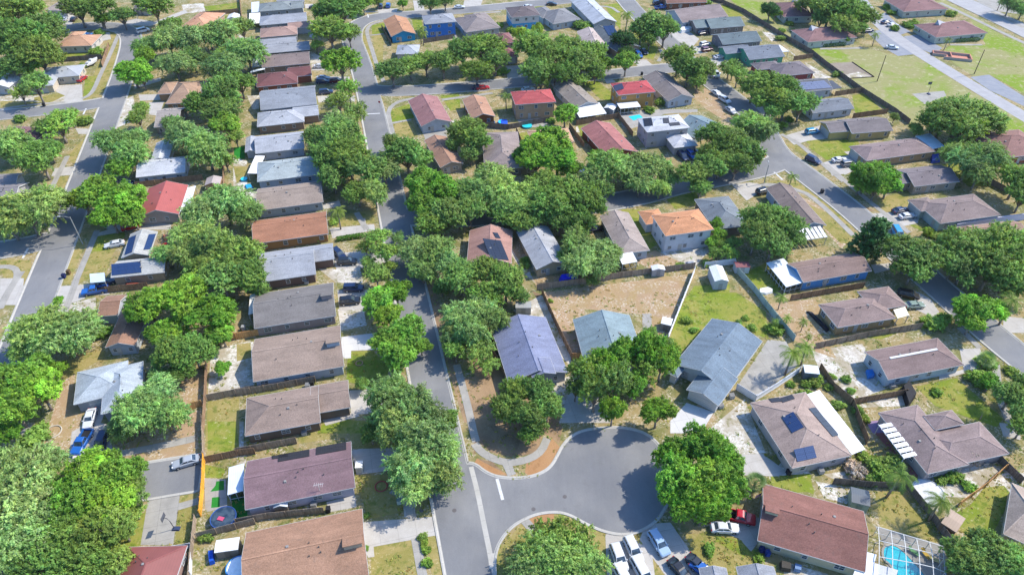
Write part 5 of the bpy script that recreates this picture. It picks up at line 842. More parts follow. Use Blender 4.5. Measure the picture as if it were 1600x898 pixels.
for i in range(nu):
    for j in range(nv): sc.add([cagept(i / nu, j / nv), cagept((i + 1) / nu, j / nv), cagept((i + 1) / nu, (j + 1) / nv), cagept(i / nu, (j + 1) / nv)], [(0, 1, 2, 3)])
for i in range(nu + 1):
    for t_ in (0, 1): p = cagept(i / nu, t_); m.bar((p.x, p.y, 0), p, .09)
for j in range(1, nv): p = cagept(1, j / nv); m.bar((p.x, p.y, 0), p, .09)
for (s0, t0), (s1, t1) in (((0, 0), (1, 0)), ((1, 0), (1, 1)), ((1, 1), (0, 1))):
    a, b = cagept(s0, t0), cagept(s1, t1)
    for z_ in (.9,): m.bar((a.x, a.y, z_), (b.x, b.y, z_), .07)
m.build('frame', 'trim', r, WH(246)); sc.build('screen', 'screen_mesh', r); tag(r, 'white-framed screen cage over the swimming pool and paved deck', 'enclosure')
for tx, ty, c_, nm in ((1105, 668, (230, 190, 70), 'yellow'), (1150, 695, (226, 216, 150), 'pale cream'), (1045, 655, (110, 170, 110), 'green')):
    g = at(15, tx, ty); r = empty('sun_lounger', (g.x, g.y, .03), rng.uniform(0, 3)); m = MB(); m.box(-.9, .4, -.32, .32, .28, .36); m.build('seat', 'plain', r, alb(c_)); m = MB(); m.add([(.4, -.32, .3), (.4, .32, .3), (.95, .32, .75), (.95, -.32, .75), (.4, -.32, .38), (.4, .32, .38), (.95, .32, .83), (.95, -.32, .83)], [(0, 1, 2, 3), (7, 6, 5, 4), (0, 4, 5, 1), (2, 6, 7, 3), (1, 5, 6, 2), (3, 7, 4, 0)]); m.build('backrest', 'plain', r, alb(c_))
    for lx in (-.8, .3):
        for ly in (-.28, .28): m = MB(); m.box(lx - .03, lx + .03, ly - .03, ly + .03, 0, .28); m.build('leg', 'trim', r, WH())
    tag(r, nm + ' sun lounger on the paved deck inside the screen cage', 'lounger')
# in-ground style pool behind the golden house
slab('swimming_pool', 'bright turquoise rectangular pool on the pale deck behind the golden yellow house', 'pool', 2, '905,682 970,670 990,688 935,705', .05, (60, 220, 220), 'water', taper=0)
slab('swimming_pool', 'bright blue covered pool strip beside the row end patio roof', 'pool', 1, '88,215 130,210 130,238 92,242', .3, (50, 150, 225), 'plain', taper=0) if 0 else None
# basketball hoop
def hoop(t, bx, by, az, label, h=3.05):
    g = at(t, bx, by); r = empty('basketball_hoop', (g.x, g.y, .03), az)
    m = MB(); m.box(-.9, .3, -.4, .4, 0, .28, 0, .08); m.build('base', 'plain', r, alb((70, 84, 120))); m = MB(); m.tube([(0, 0, .2), (.1, 0, 2.3), (.35, 0, 3.1), (.85, 0, 3.35)], .06, 8); m.build('pole', 'plain', r, alb((90, 90, 96))); m = MB(); m.box(.85, .9, -.7, .7, 2.95, 3.9); m.build('backboard', 'plain', r, alb((110, 112, 120)))
    m = MB(); m.tube([(1.15 + .23 * math.cos(k * math.pi / 8), .23 * math.sin(k * math.pi / 8), 3.05) for k in range(17)], .02, 5, cap=False); m.build('rim', 'plain', r, alb((210, 80, 40))); return tag(r, label, 'hoop')
hoop(12, 1022, 628, math.pi, 'grey portable basketball hoop standing at the edge of the concrete slab'); hoop(3, 1120, 470, math.radians(100), 'small basketball hoop at the concrete court beside the field')
# street lamps and poles
def lamp(t, x, y, h, az, label, arm=2.4):
    g = at(t, x, y); r = empty('street_lamp', (g.x, g.y, .02), az); m = MB(); m.tube([(0, 0, 0), (0, 0, h)], [.13, .09], 8); m.build('pole', 'plain', r, alb((196, 194, 186))); m = MB(); m.tube([(0, 0, h - .3), (arm * .5, 0, h + .15), (arm, 0, h + .2)], .05, 6); m.build('arm', 'plain', r, alb((190, 190, 186))); m = MB(); m.box(arm - .1, arm + .6, -.15, .15, h + .1, h + .26, 0, .04); m.build('lamp_head', 'trim', r, WH(230)); return tag(r, label, 'street lamp')
lamp(4, 485, 604, 8.2, math.pi, 'pale street lamp arching over the left street beside the white sedan lawn'); lamp(0, 808, 112, 8.4, math.radians(110), 'tall pale street lamp at the bend by the shaded garage at the top left'); lamp(7, 280, 200, 6.0, math.radians(80), 'dark street lamp at the junction opposite the corner driveway', 1.2)
def pole(t, x, y, h, label, c=(110, 96, 80)):
    g = at(t, x, y); m = MB(); m.tube([(0, 0, 0), (0, 0, h)], [.16, .11], 8); o = m.build('utility_pole', 'plain', None, alb(c)); o.location = (g.x, g.y, 0); return tag(o, label, 'pole')
pole(3, 865, 408, 9.5, 'thin wooden pole standing on the field near the sand court'); pole(3, 1350, 372, 9.0, 'thin wooden pole on the lawn beside the pale paved rectangle'); pole(3, 1465, 55, 9.0, 'thin wooden pole beside the main road at the top right')
def sign(t, x, y, label, shape='octagon', c=(200, 30, 40)):
    g = at(t, x, y); r = empty('road_sign', (g.x, g.y, .02), math.radians(-100)); m = MB(); m.tube([(0, 0, 0), (0, 0, 2.6)], .035, 6); m.build('post', 'plain', r, alb((150, 150, 150))); m = MB(); n = 8 if shape == 'octagon' else 4
    m.add([(.04, .38 * math.cos(2 * math.pi * (k + .5) / n), 2.3 + .38 * math.sin(2 * math.pi * (k + .5) / n)) for k in range(n)] + [(.06, .38 * math.cos(2 * math.pi * (k + .5) / n), 2.3 + .38 * math.sin(2 * math.pi * (k + .5) / n)) for k in range(n)], [tuple(range(n)), tuple(range(n, 2 * n))[::-1]] + [(k, (k + 1) % n, n + (k + 1) % n, n + k) for k in range(n)]); m.build('sign_plate', 'plain', r, alb(c)); return tag(r, label, 'sign')
sign(1, 838, 635, 'red octagonal stop sign at the corner of the cross street'); 
def smallbox(name, label, cat, t, x, y, w, d, h, c, lid=None, group=None, az=0.1):
    g = at(t, x, y, h / 2); r = empty(name, (g.x, g.y, .03), az); m = MB(); m.box(-w / 2, w / 2, -d / 2, d / 2, 0, h * .86, 0, -.02); m.build('body' if cat != 'air conditioner' else 'casing', 'plain', r, alb(c)); m = MB(); m.box(-w / 2 - .04, w / 2 + .04, -d / 2 - .04, d / 2 + .04, h * .86, h); m.build('lid' if cat != 'air conditioner' else 'top_panel', 'plain', r, alb(lid or c)); return tag(r, label, cat, group)
mb_ = [(0, 256, 614, 'black wheeled bin at the kerb of the side street', (40, 42, 46)), (4, 372, 790, 'dark blue bin standing at the kerb near the left street lawn', (40, 50, 110)), (4, 400, 768, 'brown round bush pot at the kerb of the left street', (130, 104, 70)), (2, 984, 432, 'dark bin on the pavement at the cross street', (50, 50, 54)), (7, 553, 236, 'dark kerbside letterbox on the curved verge', (60, 60, 64)), (15, 290, 640, 'dark blue wheeled bin at the corner of the cream-walled house', (40, 60, 140)), (15, 318, 658, 'blue wheeled bin against the cream wall below the red-brown roof', (50, 90, 190)), (11, 396, 770, 'dark bin at the driveway corner of the greige solar house', (40, 44, 60)), (13, 948, 466, 'pale green meter box on the lawn near the white driveway', (190, 210, 200)), (13, 535, 515, 'black bin behind the white gate of the lilac-white house', (50, 50, 54)), (9, 38, 345, 'white drum behind the dark grey roofed house', (236, 238, 240)), (9, 440, 668, 'dark drum beside the white-walled house side door', (50, 50, 50))]
for t_, x_, y_, lb, c_ in mb_: smallbox('wheeled_bin', lb, 'bin', t_, x_, y_, .65, .75, 1.1, c_, tuple(int(q * .8) for q in c_), 'bins and boxes in the yards and at the kerb')
for t_, x_, y_, lb in ((13, 450, 485, 'white air conditioner unit beside the lilac-white wall and small shed'), (9, 408, 76, 'white air conditioner unit below the brown wall of the light grey house'), (9, 415, 682, 'white air conditioner unit beside the mottled grey-brown roof'), (10, 1445, 800, 'grey air conditioner unit beside the garage of the slate-blue house'), (15, 585, 248, 'white air conditioner unit by the gate of the greige solar house'), (15, 1405, 205, 'white air conditioner unit at the right wall of the brown cross-hip house'), (13, 395, 65, 'dark air conditioner unit at the brown wall above the purple-brown roof'), (11, 880, 368, 'white air conditioner unit at the wall of the skylight-strip house'), (11, 130, 415, 'white air conditioner unit at the long wall of the slate-blue house')):
    smallbox('air_conditioner', lb, 'air conditioner', t_, x_, y_, .9, .9, .85, (220, 220, 218), (150, 150, 150), 'air conditioner units beside the houses')
# brick enclosure on the lawn
g = G(*T(16, 1085, 415)); e1, e2 = G(*T(16, 1050, 440)), G(*T(16, 1185, 455)); r = empty('brick_enclosure', (g.x, g.y, 0), math.atan2((e2 - e1).y, (e2 - e1).x))
for nm, bx_ in (('front_wall', (-3.2, 6.4, -2.2, -1.9, 0, 1.0)), ('back_wall', (-6.4, 6.4, 3.0, 3.3, 0, 1.0)), ('side_wall', (6.1, 6.4, -1.9, 3.0, 0, 1.0)), ('divider_wall', (-.6, -.3, -1.9, 3.0, 0, 1.0)), ('side_wall', (-6.7, -6.4, .2, 3.3, 0, 1.0)), ('short_wall', (-6.4, -2, .2, .5, 0, 1.0)), ('floor', (-6.4, 6.1, .5, 3.0, 0, .12)), ('floor', (-.3, 6.1, -1.9, .5, 0, .11))): m = MB(); m.box(*bx_); m.build(nm, 'brick', r)
tag(r, 'low red brick enclosure standing on the lawn beside the park road', 'enclosure')
# edging rings round trees
def torus(name, label, t, x, y, R, c, h=.15):
    g = at(t, x, y); m = MB(); m.tube([(R * math.cos(k * math.pi / 12), R * math.sin(k * math.pi / 12), h / 2) for k in range(25)], .12, 6, cap=False); o = m.build(name, 'plain', None, alb(c)); o.location = (g.x, g.y, .02); return tag(o, label, 'edging ring')
torus('tree_ring', 'white stone ring around the leaning tree trunk on bare ground', 12, 310, 62, 1.5, (230, 222, 206)); torus('planter_ring', 'red brick ring around a little stump on the front lawn', 13, 845, 380, 1.05, (190, 90, 80)); torus('tree_ring', 'round stone ring on the grass beside the white driveway', 9, 716, 552, .7, (200, 160, 130))
# satellite dish, aerial and flag, skylight strip
def ant(): 
    g = at(13, 482, 392, 3.6); r = empty('tv_aerial', (g.x, g.y, 3.0)); m = MB(); m.tube([(0, 0, 0), (0, 0, 1.6)], .04, 6); m.build('mast', 'plain', r, WH()); m = MB(); m.bar((-.8, 0, 1.5), (.8, .3, 1.55), .05)
    for k in range(5): m.bar((-.7 + k * .35, -.35, 1.54), (-.7 + k * .35, .5, 1.54), .03)
    m.build('rods', 'trim', r, WH(240)); tag(r, 'white television aerial on the lower slope of the purple-brown roof', 'aerial')
ant()
g = at(15, 270, 408); r = empty('flag', (g.x, g.y, 0), math.radians(200)); m = MB(); m.tube([(0, 0, 0), (0, 0, 3.2)], .04, 6); m.build('flagpole', 'plain', r, WH(200)); m = MB(); nst = 13
for k in range(nst): z0 = 2.2 + k * .07; m.add([(0, 0, z0), (1.3, .1, z0), (1.3, .1, z0 + .07), (0, 0, z0 + .07), (0, .02, z0), (1.3, .12, z0), (1.3, .12, z0 + .07), (0, .02, z0 + .07)], [(0, 1, 2, 3), (7, 6, 5, 4)], k % 2)
m.add([(-.002, -.01, 2.69), (.55, .032, 2.69), (.55, .032, 3.115), (-.002, -.01, 3.115), (-.002, .03, 2.69), (.55, .072, 2.69), (.55, .072, 3.115), (-.002, .03, 3.115)], [(0, 1, 2, 3), (7, 6, 5, 4)], 2)
n = NT('flag_red'); MAT['flag_red'] = n.done((.5, .03, .05, 1)); n = NT('flag_white'); MAT['flag_white'] = n.done((.75, .75, .75, 1)); n = NT('flag_blue'); MAT['flag_blue'] = n.done((.03, .05, .25, 1)); m.build('cloth', ['flag_red', 'flag_white', 'flag_blue'], r); tag(r, 'red and white striped flag with blue canton outside the cream-walled garage', 'flag')
# ------------------------------------------------------------------ trees
def leaf_mesh(name, centers, normals, size, tint, stretch=1.6, axes=None):
    n = len(centers); a = rng.normal(size=(n, 3)) if axes is None else axes + rng.normal(size=(n, 3)) * .35; a -= (a * normals).sum(1)[:, None] * normals; a /= np.linalg.norm(a, axis=1)[:, None] + 1e-9; b = np.cross(normals, a)
    s = size[:, None] * .5; l = s * stretch
    v = np.stack([centers - a * l, centers - b * s + a * s * .1, centers + a * l, centers + b * s + a * s * .1], 1).reshape(-1, 3)
    me = bpy.data.meshes.new(name); me.vertices.add(4 * n); me.vertices.foreach_set('co', v.astype(np.float32).ravel()); me.loops.add(4 * n); me.loops.foreach_set('vertex_index', np.arange(4 * n, dtype=np.int32)); me.polygons.add(n); me.polygons.foreach_set('loop_start', np.arange(0, 4 * n, 4, dtype=np.int32)); me.polygons.foreach_set('loop_total', np.full(n, 4, dtype=np.int32))
    at_ = me.attributes.new('tint', 'FLOAT_COLOR', 'FACE'); c = np.concatenate([tint, np.ones((n, 1))], 1); at_.data.foreach_set('color', c.astype(np.float32).ravel()); me.update(calc_edges=True); me.materials.append(MAT['foliage']); return me
def unit(v): return v / (np.linalg.norm(v, axis=1)[:, None] + 1e-9)
def crown_variant(name, lobes=10, sprays=620, per=34, leaf=.032, ln=.2, wd=.036, flat=.62, droop=0.0, loose=.42, tintvar=.2, grey=0.0, cone=False, seed=0, base=.58, body=.8, fill=750):
    """unit crown: radius 1, ground at z 0; leafy sprays growing out of overlapping limbs' masses"""
    r = np.random.default_rng(seed); L = []; R = []
    for i in range(lobes):
        if cone: z = r.uniform(.1, 1.7); rad = (1.0 - z / 2.0) * .45; a = r.uniform(0, 6.28); L.append((math.cos(a) * rad, math.sin(a) * rad, base + z)); R.append(.5 - z * .16)
        else:
            a = 2.4 * i + r.uniform(-.6, .6); d = .72 * math.sqrt((i + .3) / lobes) * r.uniform(.85, 1.08); L.append((math.cos(a) * d, math.sin(a) * d, base + .3 + flat * (.6 - .62 * d * d) + r.uniform(-.14, .12))); R.append(r.uniform(.17, .38) * (1.1 - .25 * d))
    L = np.array(L); R = np.array(R); C = []; N = []; S = []; TT = []; AX = []; n = 0; tries = 0; E = np.array([1, 1, .8]); lt = 1 + r.normal(size=len(L)) * .16; lh = r.normal(size=len(L)) * .05
    while n < sprays and tries < sprays * 30:
        tries += 1; i = r.integers(len(L)); d = r.normal(size=3); d /= np.linalg.norm(d)
        if d[2] < -.3 and r.random() < .75: continue
        p = L[i] + d * R[i] * r.uniform(.72, 1.0) * E
        if (np.linalg.norm((p - L) / E, axis=1) / R < .62).any() and r.random() < .85: continue
        n += 1; ax = d * 1.0 + r.normal(size=3) * .45 + np.array([0, 0, .25 - droop]); ax /= np.linalg.norm(ax); l_ = ln * r.uniform(.5, 1.5); k = int(per * r.uniform(.6, 1.3)); t = r.random(k) ** .8
        w_ = wd * r.uniform(.7, 1.6); pos = p + ax * (t * l_)[:, None] + r.normal(size=(k, 3)) * (w_ * (1.15 - .7 * t))[:, None] * np.array([1, 1, .6]); pos[:, 2] -= droop * .12 * t ** 2
        nn = unit(d * (1 - loose) + r.normal(size=(k, 3)) * loose + np.array([0, 0, .45])); b_ = lt[i] * (1 + r.normal() * tintvar); hue = lh[i] + r.normal() * .055
        tn = np.clip(b_ * (1 + r.normal(size=(k, 1)) * .12), .45, 1.9) * np.array([[1 + hue, 1.0, 1 - hue * .6]])
        if grey: g_ = r.random((k, 1)) < grey * r.uniform(0, 2); tn = np.where(g_, np.array([[1.7, 1.3, 2.0]]) * b_, tn)
        C.append(pos); N.append(nn); S.append(leaf * r.uniform(.55, 1.4, size=k)); TT.append(tn); AX.append(np.repeat(ax[None], k, 0))
    k = fill; i = r.integers(len(L), size=k); q = unit(r.normal(size=(k, 3))); pos = L[i] + q * (R[i] * body * r.uniform(.2, .9, size=k) ** .5)[:, None] * E
    C.append(pos); N.append(unit(r.normal(size=(k, 3)))); S.append(np.full(k, leaf * 2.0)); TT.append(np.full((k, 3), .85)); AX.append(r.normal(size=(k, 3)))
    me = leaf_mesh('crown', np.concatenate(C), np.concatenate(N), np.concatenate(S), np.concatenate(TT), 2.3, np.concatenate(AX)); return me, L, R
def trunk_mesh(L, R, thick=.06, fork=.42, seed=0):
    r = random.Random(seed); m = MB(); m.tube([(0, 0, -.02), (.01, .01, fork * .5), (r.uniform(-.03, .03), 0, fork)], [thick * 1.25, thick, thick * .85], 8)
    for i in range(len(L)):
        e = Vector(L[i]); mid = Vector((e.x * .45, e.y * .45, fork + (e.z - fork) * .55)); m.tube([(0, 0, fork * .9), mid, e, e + Vector((e.x * .25, e.y * .25, R[i] * .6))], [thick * .5, thick * .33, thick * .16, thick * .05], 6)
        for k in range(4):
            d = Vector((r.gauss(0, 1), r.gauss(0, 1), r.gauss(.5, .7))).normalized(); m.tube([e, e + d * R[i] * .6, e + (d + Vector((r.gauss(0, .3), r.gauss(0, .3), .1))) * R[i] * 1.08], [thick * .13, thick * .08, thick * .02], 4)
    return m.mesh('trunk', ['bark'], True)
VAR = {}
def reg(key, n, **kw):
    for i in range(n):
        me, L, R = crown_variant(key, seed=hash_(key) + i * 17, **kw); VAR.setdefault(key, []).append((me, trunk_mesh(L, R, seed=i)))
def hash_(s): return sum(ord(c) * (i + 3) for i, c in enumerate(s)) % 997
reg('oak', 6, lobes=15)
reg('bright', 4, lobes=15, tintvar=.2, ln=.15, wd=.042, leaf=.036, per=32)
reg('mossy', 6, lobes=15, sprays=680, leaf=.03, ln=.27, droop=.6, grey=.05, flat=.58)
reg('airy', 4, lobes=12, sprays=320, per=30, leaf=.036, body=.35, fill=300)
reg('cone', 1, lobes=16, sprays=460, leaf=.045, cone=True, base=.3)
reg('bush', 3, lobes=8, sprays=150, per=22, leaf=.09, ln=.28, wd=.08, base=-.15, flat=.5, fill=400)
reg('bare', 1, lobes=9, sprays=130, per=8, leaf=.05, ln=.2, wd=.02, body=.05, fill=40)
def palm_meshes(kind, seed=0):
    r = random.Random(seed); m = MB()
    if kind == 'queen':
        tr = MB().tube([(0, 0, -.1), (.1, .05, 2), (.15, .1, 4), (.1, .15, 5.2)], [.2, .16, .14, .13], 8).mesh('trunk', ['bark'], True); top = Vector((.1, .15, 5.2)); C = []; N = []; S = []; TT = []; V_ = []; F_ = []
        for k in range(18):
            az = k * 2.4; el = .9 - .075 * k + r.uniform(-.1, .1); Lf = r.uniform(2.3, 2.9); p = top.copy(); pts = [p.copy()]; e = el
            for s in range(9): p = p + Vector((math.cos(az) * math.cos(e), math.sin(az) * math.cos(e), math.sin(e))) * Lf / 9; e -= .2; pts.append(p.copy())
            m.tube(pts, [.03] * 5 + [.015] * 5, 4)
            side = Vector((-math.sin(az), math.cos(az), 0))
            for s in range(1, 10):
                for sg in (-1, 1):
                    for hh in (0, .5):
                        b = pts[s].lerp(pts[max(0, s - 1)], hh); ln = .75 * math.sin(math.pi * (s + .8) / 11) + .12; d = (side * sg + (pts[s] - pts[s - 1]).normalized() * .6 - Vector((0, 0, .45 + r.uniform(0, .3)))).normalized(); w = (pts[s] - pts[s - 1]).normalized() * .05
                        m.add([b - w, b + w, b + d * ln], [(0, 1, 2)])
        return m.mesh('crown', ['foliage']), tr
    tr = MB().tube([(0, 0, -.1), (0, 0, 1.2), (0, 0, 2.3)], [.3, .22, .2], 8).mesh('trunk', ['bark'], True); top = Vector((0, 0, 2.3))
    for k in range(34):
        az = k * 2.4; el = 1.2 - .05 * k + r.uniform(-.1, .1); p = top + Vector((math.cos(az) * math.cos(el), math.sin(az) * math.cos(el), math.sin(el))) * 1.0; m.tube([top, p], .025, 4); d0 = (p - top).normalized(); side = Vector((-math.sin(az), math.cos(az), 0)); up = d0.cross(side)
        for j in range(13):
            a = (j - 6) / 6 * 1.35; d = (d0 * math.cos(a) + side * math.sin(a) + up * .12 * abs(math.sin(a)) - Vector((0, 0, .15))).normalized(); w = d.cross(up).normalized() * .05; m.add([p - w * .3, p + d * .55 - w, p + d * .95, p + d * .55 + w], [(0, 1, 2, 3)])
    return m.mesh('crown', ['foliage']), tr
for me_, tr_ in ():
    pass
def add_white_tint(me):
    a = me.attributes.new('tint', 'FLOAT_COLOR', 'FACE'); n = len(me.polygons); c = np.ones((n, 4)); c[:, :3] *= rng.uniform(.75, 1.25, (n, 1)); a.data.foreach_set('color', c.astype(np.float32).ravel())
for k in ('queen', 'fan'):
    for i in range(2): a, b = palm_meshes(k, i); add_white_tint(a); VAR.setdefault(k, []).append((a, b))
TREES = []
TC = dict(oak=((120, 146, 70), 'deep green'), bright=((122, 158, 56), 'bright green'), mossy=((134, 160, 90), 'mossy grey-green'), airy=((136, 160, 78), 'light loose-crowned'), cone=((84, 124, 62), 'dark conical'), bush=((128, 154, 68), 'green'), yellow=((150, 164, 56), 'yellow-green'), bare=((150, 138, 120), 'bare twiggy'), grey=((168, 158, 142), 'grey leafless'), queen=((128, 150, 62), 'feathery'), fan=((138, 156, 100), 'fan-leaved'), dark=((74, 110, 56), 'very dark green'))
SHAPE = dict(oak='oak', bright='bright', mossy='mossy', airy='airy', cone='cone', bush='bush', yellow='bright', bare='bare', grey='bush', queen='queen', fan='fan', dark='oak')
def tree(k, x, y, r, t=None, lift=1.0):
    x, y = T(t, x, y); r = r / (TILE[t][2] if t is not None else 1); sh = SHAPE[k]; rr = random.Random(int(x * 31 + y * 17))
    if sh in ('queen', 'fan'):
        zc = dict(queen=5.2, fan=2.5)[sh]; R0 = dict(queen=2.6, fan=1.9)[sh]; Rm = r * DEPTH(x, y) / FOC; s = Rm / R0; s = max(.45, min(1.35, s)); g = G(x, y, z=zc * s); root = empty('palm_tree', (g.x, g.y, 0), rr.uniform(0, 6)); sc = (s, s, s); cat = 'palm'
    else:
        Rm = r * DEPTH(x, y, 4) / FOC; hs = {'bush': .95, 'cone': .95}.get(sh, 1.12 if Rm < 4 else max(.95, 1.14 - .045 * (Rm - 4))); zc = Rm * hs * {'bush': .35, 'cone': 1.0}.get(sh, 1.06)
        hs *= lift; zc *= lift; g = G(x, y, z=zc); small = sh == 'bush' ; root = empty('shrub' if small else 'oak_tree' if k in ('oak', 'mossy', 'dark') else 'leafy_tree', (g.x, g.y, 0), rr.uniform(0, 6.28)); q_ = rr.uniform(.84, 1.2); sc = (Rm * q_ * 1.03, Rm / q_ * 1.03, Rm * hs * rr.uniform(.9, 1.1)); cat = 'shrub' if small else 'tree'
    me, tr = VAR[sh][rr.randrange(len(VAR[sh]))]; c = list(alb(TC[k][0], 1.0 if cat == 'palm' else 1.18 if k == 'mossy' else 1.18)); j = rr.uniform(.86, 1.14); c = [c[0] * j * rr.uniform(.84, 1.06), c[1] * j, c[2] * j * rr.uniform(.85, 1.2), 1]
    root.scale = sc; o = obj('crown', me, root, c); q = obj('trunk', tr, root)
    if cat == 'shrub': q.name = 'stem'; o.name = 'foliage'
    size = 'small ' if Rm < 2.6 else 'broad ' if Rm > 6.3 else ''
    if cat == 'shrub': size = 'low ' if Rm < 1.6 else ''
    w = TC[k][1]; nm = dict(shrub='shrub', palm='palm').get(cat, 'oak' if k in ('oak', 'mossy', 'dark') else 'tree')
    root['category'] = cat; root['group'] = {'tree': 'trees among the houses and streets', 'palm': 'palm trees in the yards', 'shrub': 'shrubs in the yards'}[cat]; TREES.append((root, (size + w + ' ' + nm).strip(), x, y, cat)); return root
def many(k, s, t=None, lift=1.0):
    for w in s.split(): x, y, r = [float(q) for q in w.split(',')]; tree(k, x, y, r, t, lift)
# top left
many('oak', '22,18,32 62,44,30 18,60,36 60,84,30 122,14,22 152,14,22 240,8,26 28,104,20 190,24,16')
many('bright', '44,100,18 160,30,10 205,108,24 225,90,16 222,122,14'); many('bush', '155,52,7 150,82,10 103,116,11 131,190,10 32,186,8 52,10,12'); many('airy', '56,134,20 32,145,14 128,104,6')
many('mossy', '232,72,20 262,62,24 300,62,24 345,52,26 272,98,24 300,88,20 385,80,27 350,100,28'); many('oak', '326,56,17 378,44,18 348,140,30 375,128,22 345,170,28 312,158,22 268,42,18'); many('airy', '215,182,17 222,170,12'); 
many('mossy', '172,222,24 205,238,26 212,215,18 290,208,30 322,232,32 268,190,14'); many('bright', '188,258,20 352,192,24'); many('airy', '368,215,14 352,250,16 348,85,16')
many('airy', '90,192,26 110,182,14 72,200,16'); many('oak', '62,248,28 75,232,18'); many('mossy', '14,222,24 40,326,40 78,312,26 12,345,26 20,240,14')
many('yellow', '128,310,24'); many('bright', '158,300,34 190,312,34 172,335,26 208,338,20')
many('mossy', '318,328,34 352,318,32 385,330,24 300,362,30 292,392,26 262,396,20'); many('oak', '340,382,36 378,402,34 345,432,36 390,432,32 405,452,16 318,420,28')
many('bright', '232,478,36 282,466,42 330,490,36 258,520,28 345,520,24'); many('oak', '268,556,28 302,548,30 285,580,20')
many('mossy', '62,512,38 98,520,40 128,508,24 45,545,24'); many('bush', '160,520,13 52,685,21 230,870,9 322,840,10'); many('bright', '28,588,36 62,610,32 22,638,30 82,580,18 14,675,18')
many('mossy', '236,612,30 210,648,32 262,648,30 186,668,20 250,590,18')
many('mossy', '32,752,44 62,732,30 20,800,40 60,810,36 28,860,42 8,720,22'); many('bright', '146,738,38 186,742,34 118,782,40 168,790,40'); many('oak', '205,770,26 95,838,40 150,838,42 66,880,36 190,825,26 122,890,36 172,880,28 205,735,18'); many('airy', '92,760,24 212,800,14')
# centre streets
many('oak', '532,16,30 515,46,30 545,52,18 508,22,22 535,215,32 512,240,34 545,245,36 500,212,26 572,268,30 520,275,26 558,298,24'); many('bright', '532,98,28'); many('airy', '545,140,18 530,158,18 556,172,22 542,186,20 495,72,11'); many('mossy', '600,262,28 585,300,24 525,195,24')
many('oak', '636,242,34 658,250,20 612,225,16'); many('queen', '527,330,16'); many('bush', '522,346,9 495,372,9'); many('bright', '662,280,28 690,298,32 662,320,28 655,300,20'); many('oak', '700,332,32 672,350,24 735,332,26'); many('mossy', '745,298,34 722,300,26 780,300,32 800,322,30'); many('fan', '692,353,15 720,330,8')
many('airy', '588,372,22 602,395,22 572,388,14 588,428,22 575,410,14 608,418,14'); many('mossy', '648,388,28 682,392,28 660,420,24 700,412,26 622,372,12'); many('oak', '720,432,32 755,424,30 790,442,34 758,462,28 690,450,16 812,462,16'); 
many('bright', '592,470,28 620,458,24 608,492,24 604,540,30 636,518,34 622,556,30 658,540,18'); many('mossy', '612,620,38 652,640,36 625,662,36 662,688,38 640,720,40 690,700,34 652,752,34 690,742,30 600,650,24', lift=1.2); many('oak', '565,600,12 580,680,18 700,655,18')
many('mossy', '722,490,32 752,482,28 712,520,26 738,520,30 770,500,26'); many('airy', '712,548,22 750,552,26 765,570,18')
many('oak', '612,108,24 640,100,22 665,96,20 692,98,22 722,80,26 752,76,30 745,108,24 775,95,20'); many('oak', '832,72,30 858,92,30 838,112,26 885,74,26 905,96,28 880,118,22 928,84,24 930,110,18'); many('airy', '845,128,16 908,124,14'); many('bare', '867,122,10 906,102,8'); many('yellow', '815,52,14 840,48,12'); many('bush', '908,40,12 918,46,9 786,112,9 736,43,7 736,56,6 828,35,7 799,48,8 780,40,7'); 
many('bright', '944,98,16 978,97,19'); many('dark', '976,62,18 980,80,12'); many('oak', '1022,38,26 1038,50,20 1002,48,18 1015,62,14'); many('queen', '980,22,13 656,45,11 791,148,12 660,52,9'); many('bush', '1032,160,9 1015,172,9 860,188,8')
many('oak', '1060,92,24 1076,108,24 1096,104,24 1090,125,16'); many('oak', '730,205,28 745,222,24 712,222,18 735,240,18'); many('bright', '883,176,21 932,248,16 962,240,14')
many('bright', '842,228,30 862,215,28 872,248,30 838,250,26 815,240,18 880,228,18 892,262,20'); many('oak', '890,300,36 862,320,34 918,318,32 850,285,28 840,330,24 938,300,22'); many('mossy', '948,262,32 978,262,30 1005,258,30 930,278,24 1030,262,24 1000,285,22 768,272,26 825,300,28'); many('oak', '786,334,24 816,348,24 905,345,26 875,345,24')
many('oak', '1085,272,26 1108,262,26 1125,252,26 1140,230,28 1118,238,22 1095,290,18 1150,258,22'); many('mossy', '1045,280,16 1032,292,18')
many('mossy', '900,380,28 932,392,28 905,412,28 935,415,26 955,395,20'); many('airy', '908,362,16 885,400,18 925,440,12'); many('bush', '860,412,7 823,406,9 822,415,8 1062,415,8 1105,412,9')
# around the cul-de-sac
many('oak', '808,612,26 838,612,26 790,640,26 822,650,30 855,635,26 828,678,18', lift=1.15); many('bright', '945,570,28 975,555,26 1010,548,30 1035,562,26 990,600,22 958,640,22', lift=1.5); many('airy', '912,582,26 960,600,30 930,612,26 1008,575,24 1040,540,14 900,605,18', lift=1.5); many('bright', '1028,642,26', lift=1.3); many('airy', '940,560,22 1015,520,14')
many('bright', '1058,712,34 1098,702,36 1130,712,30 1055,748,34 1095,752,40 1132,748,32 1062,785,30 1102,790,34 1130,775,24', lift=1.2); many('airy', '868,838,34 842,860,34 905,848,32'); many('mossy', '872,872,42 828,885,32 915,880,34'); many('bush', '1108,857,10 661,838,8 665,858,8 667,878,9 662,848,6 571,805,6 571,856,5'); many('fan', '1108,858,9 1106,857,8') if 0 else None
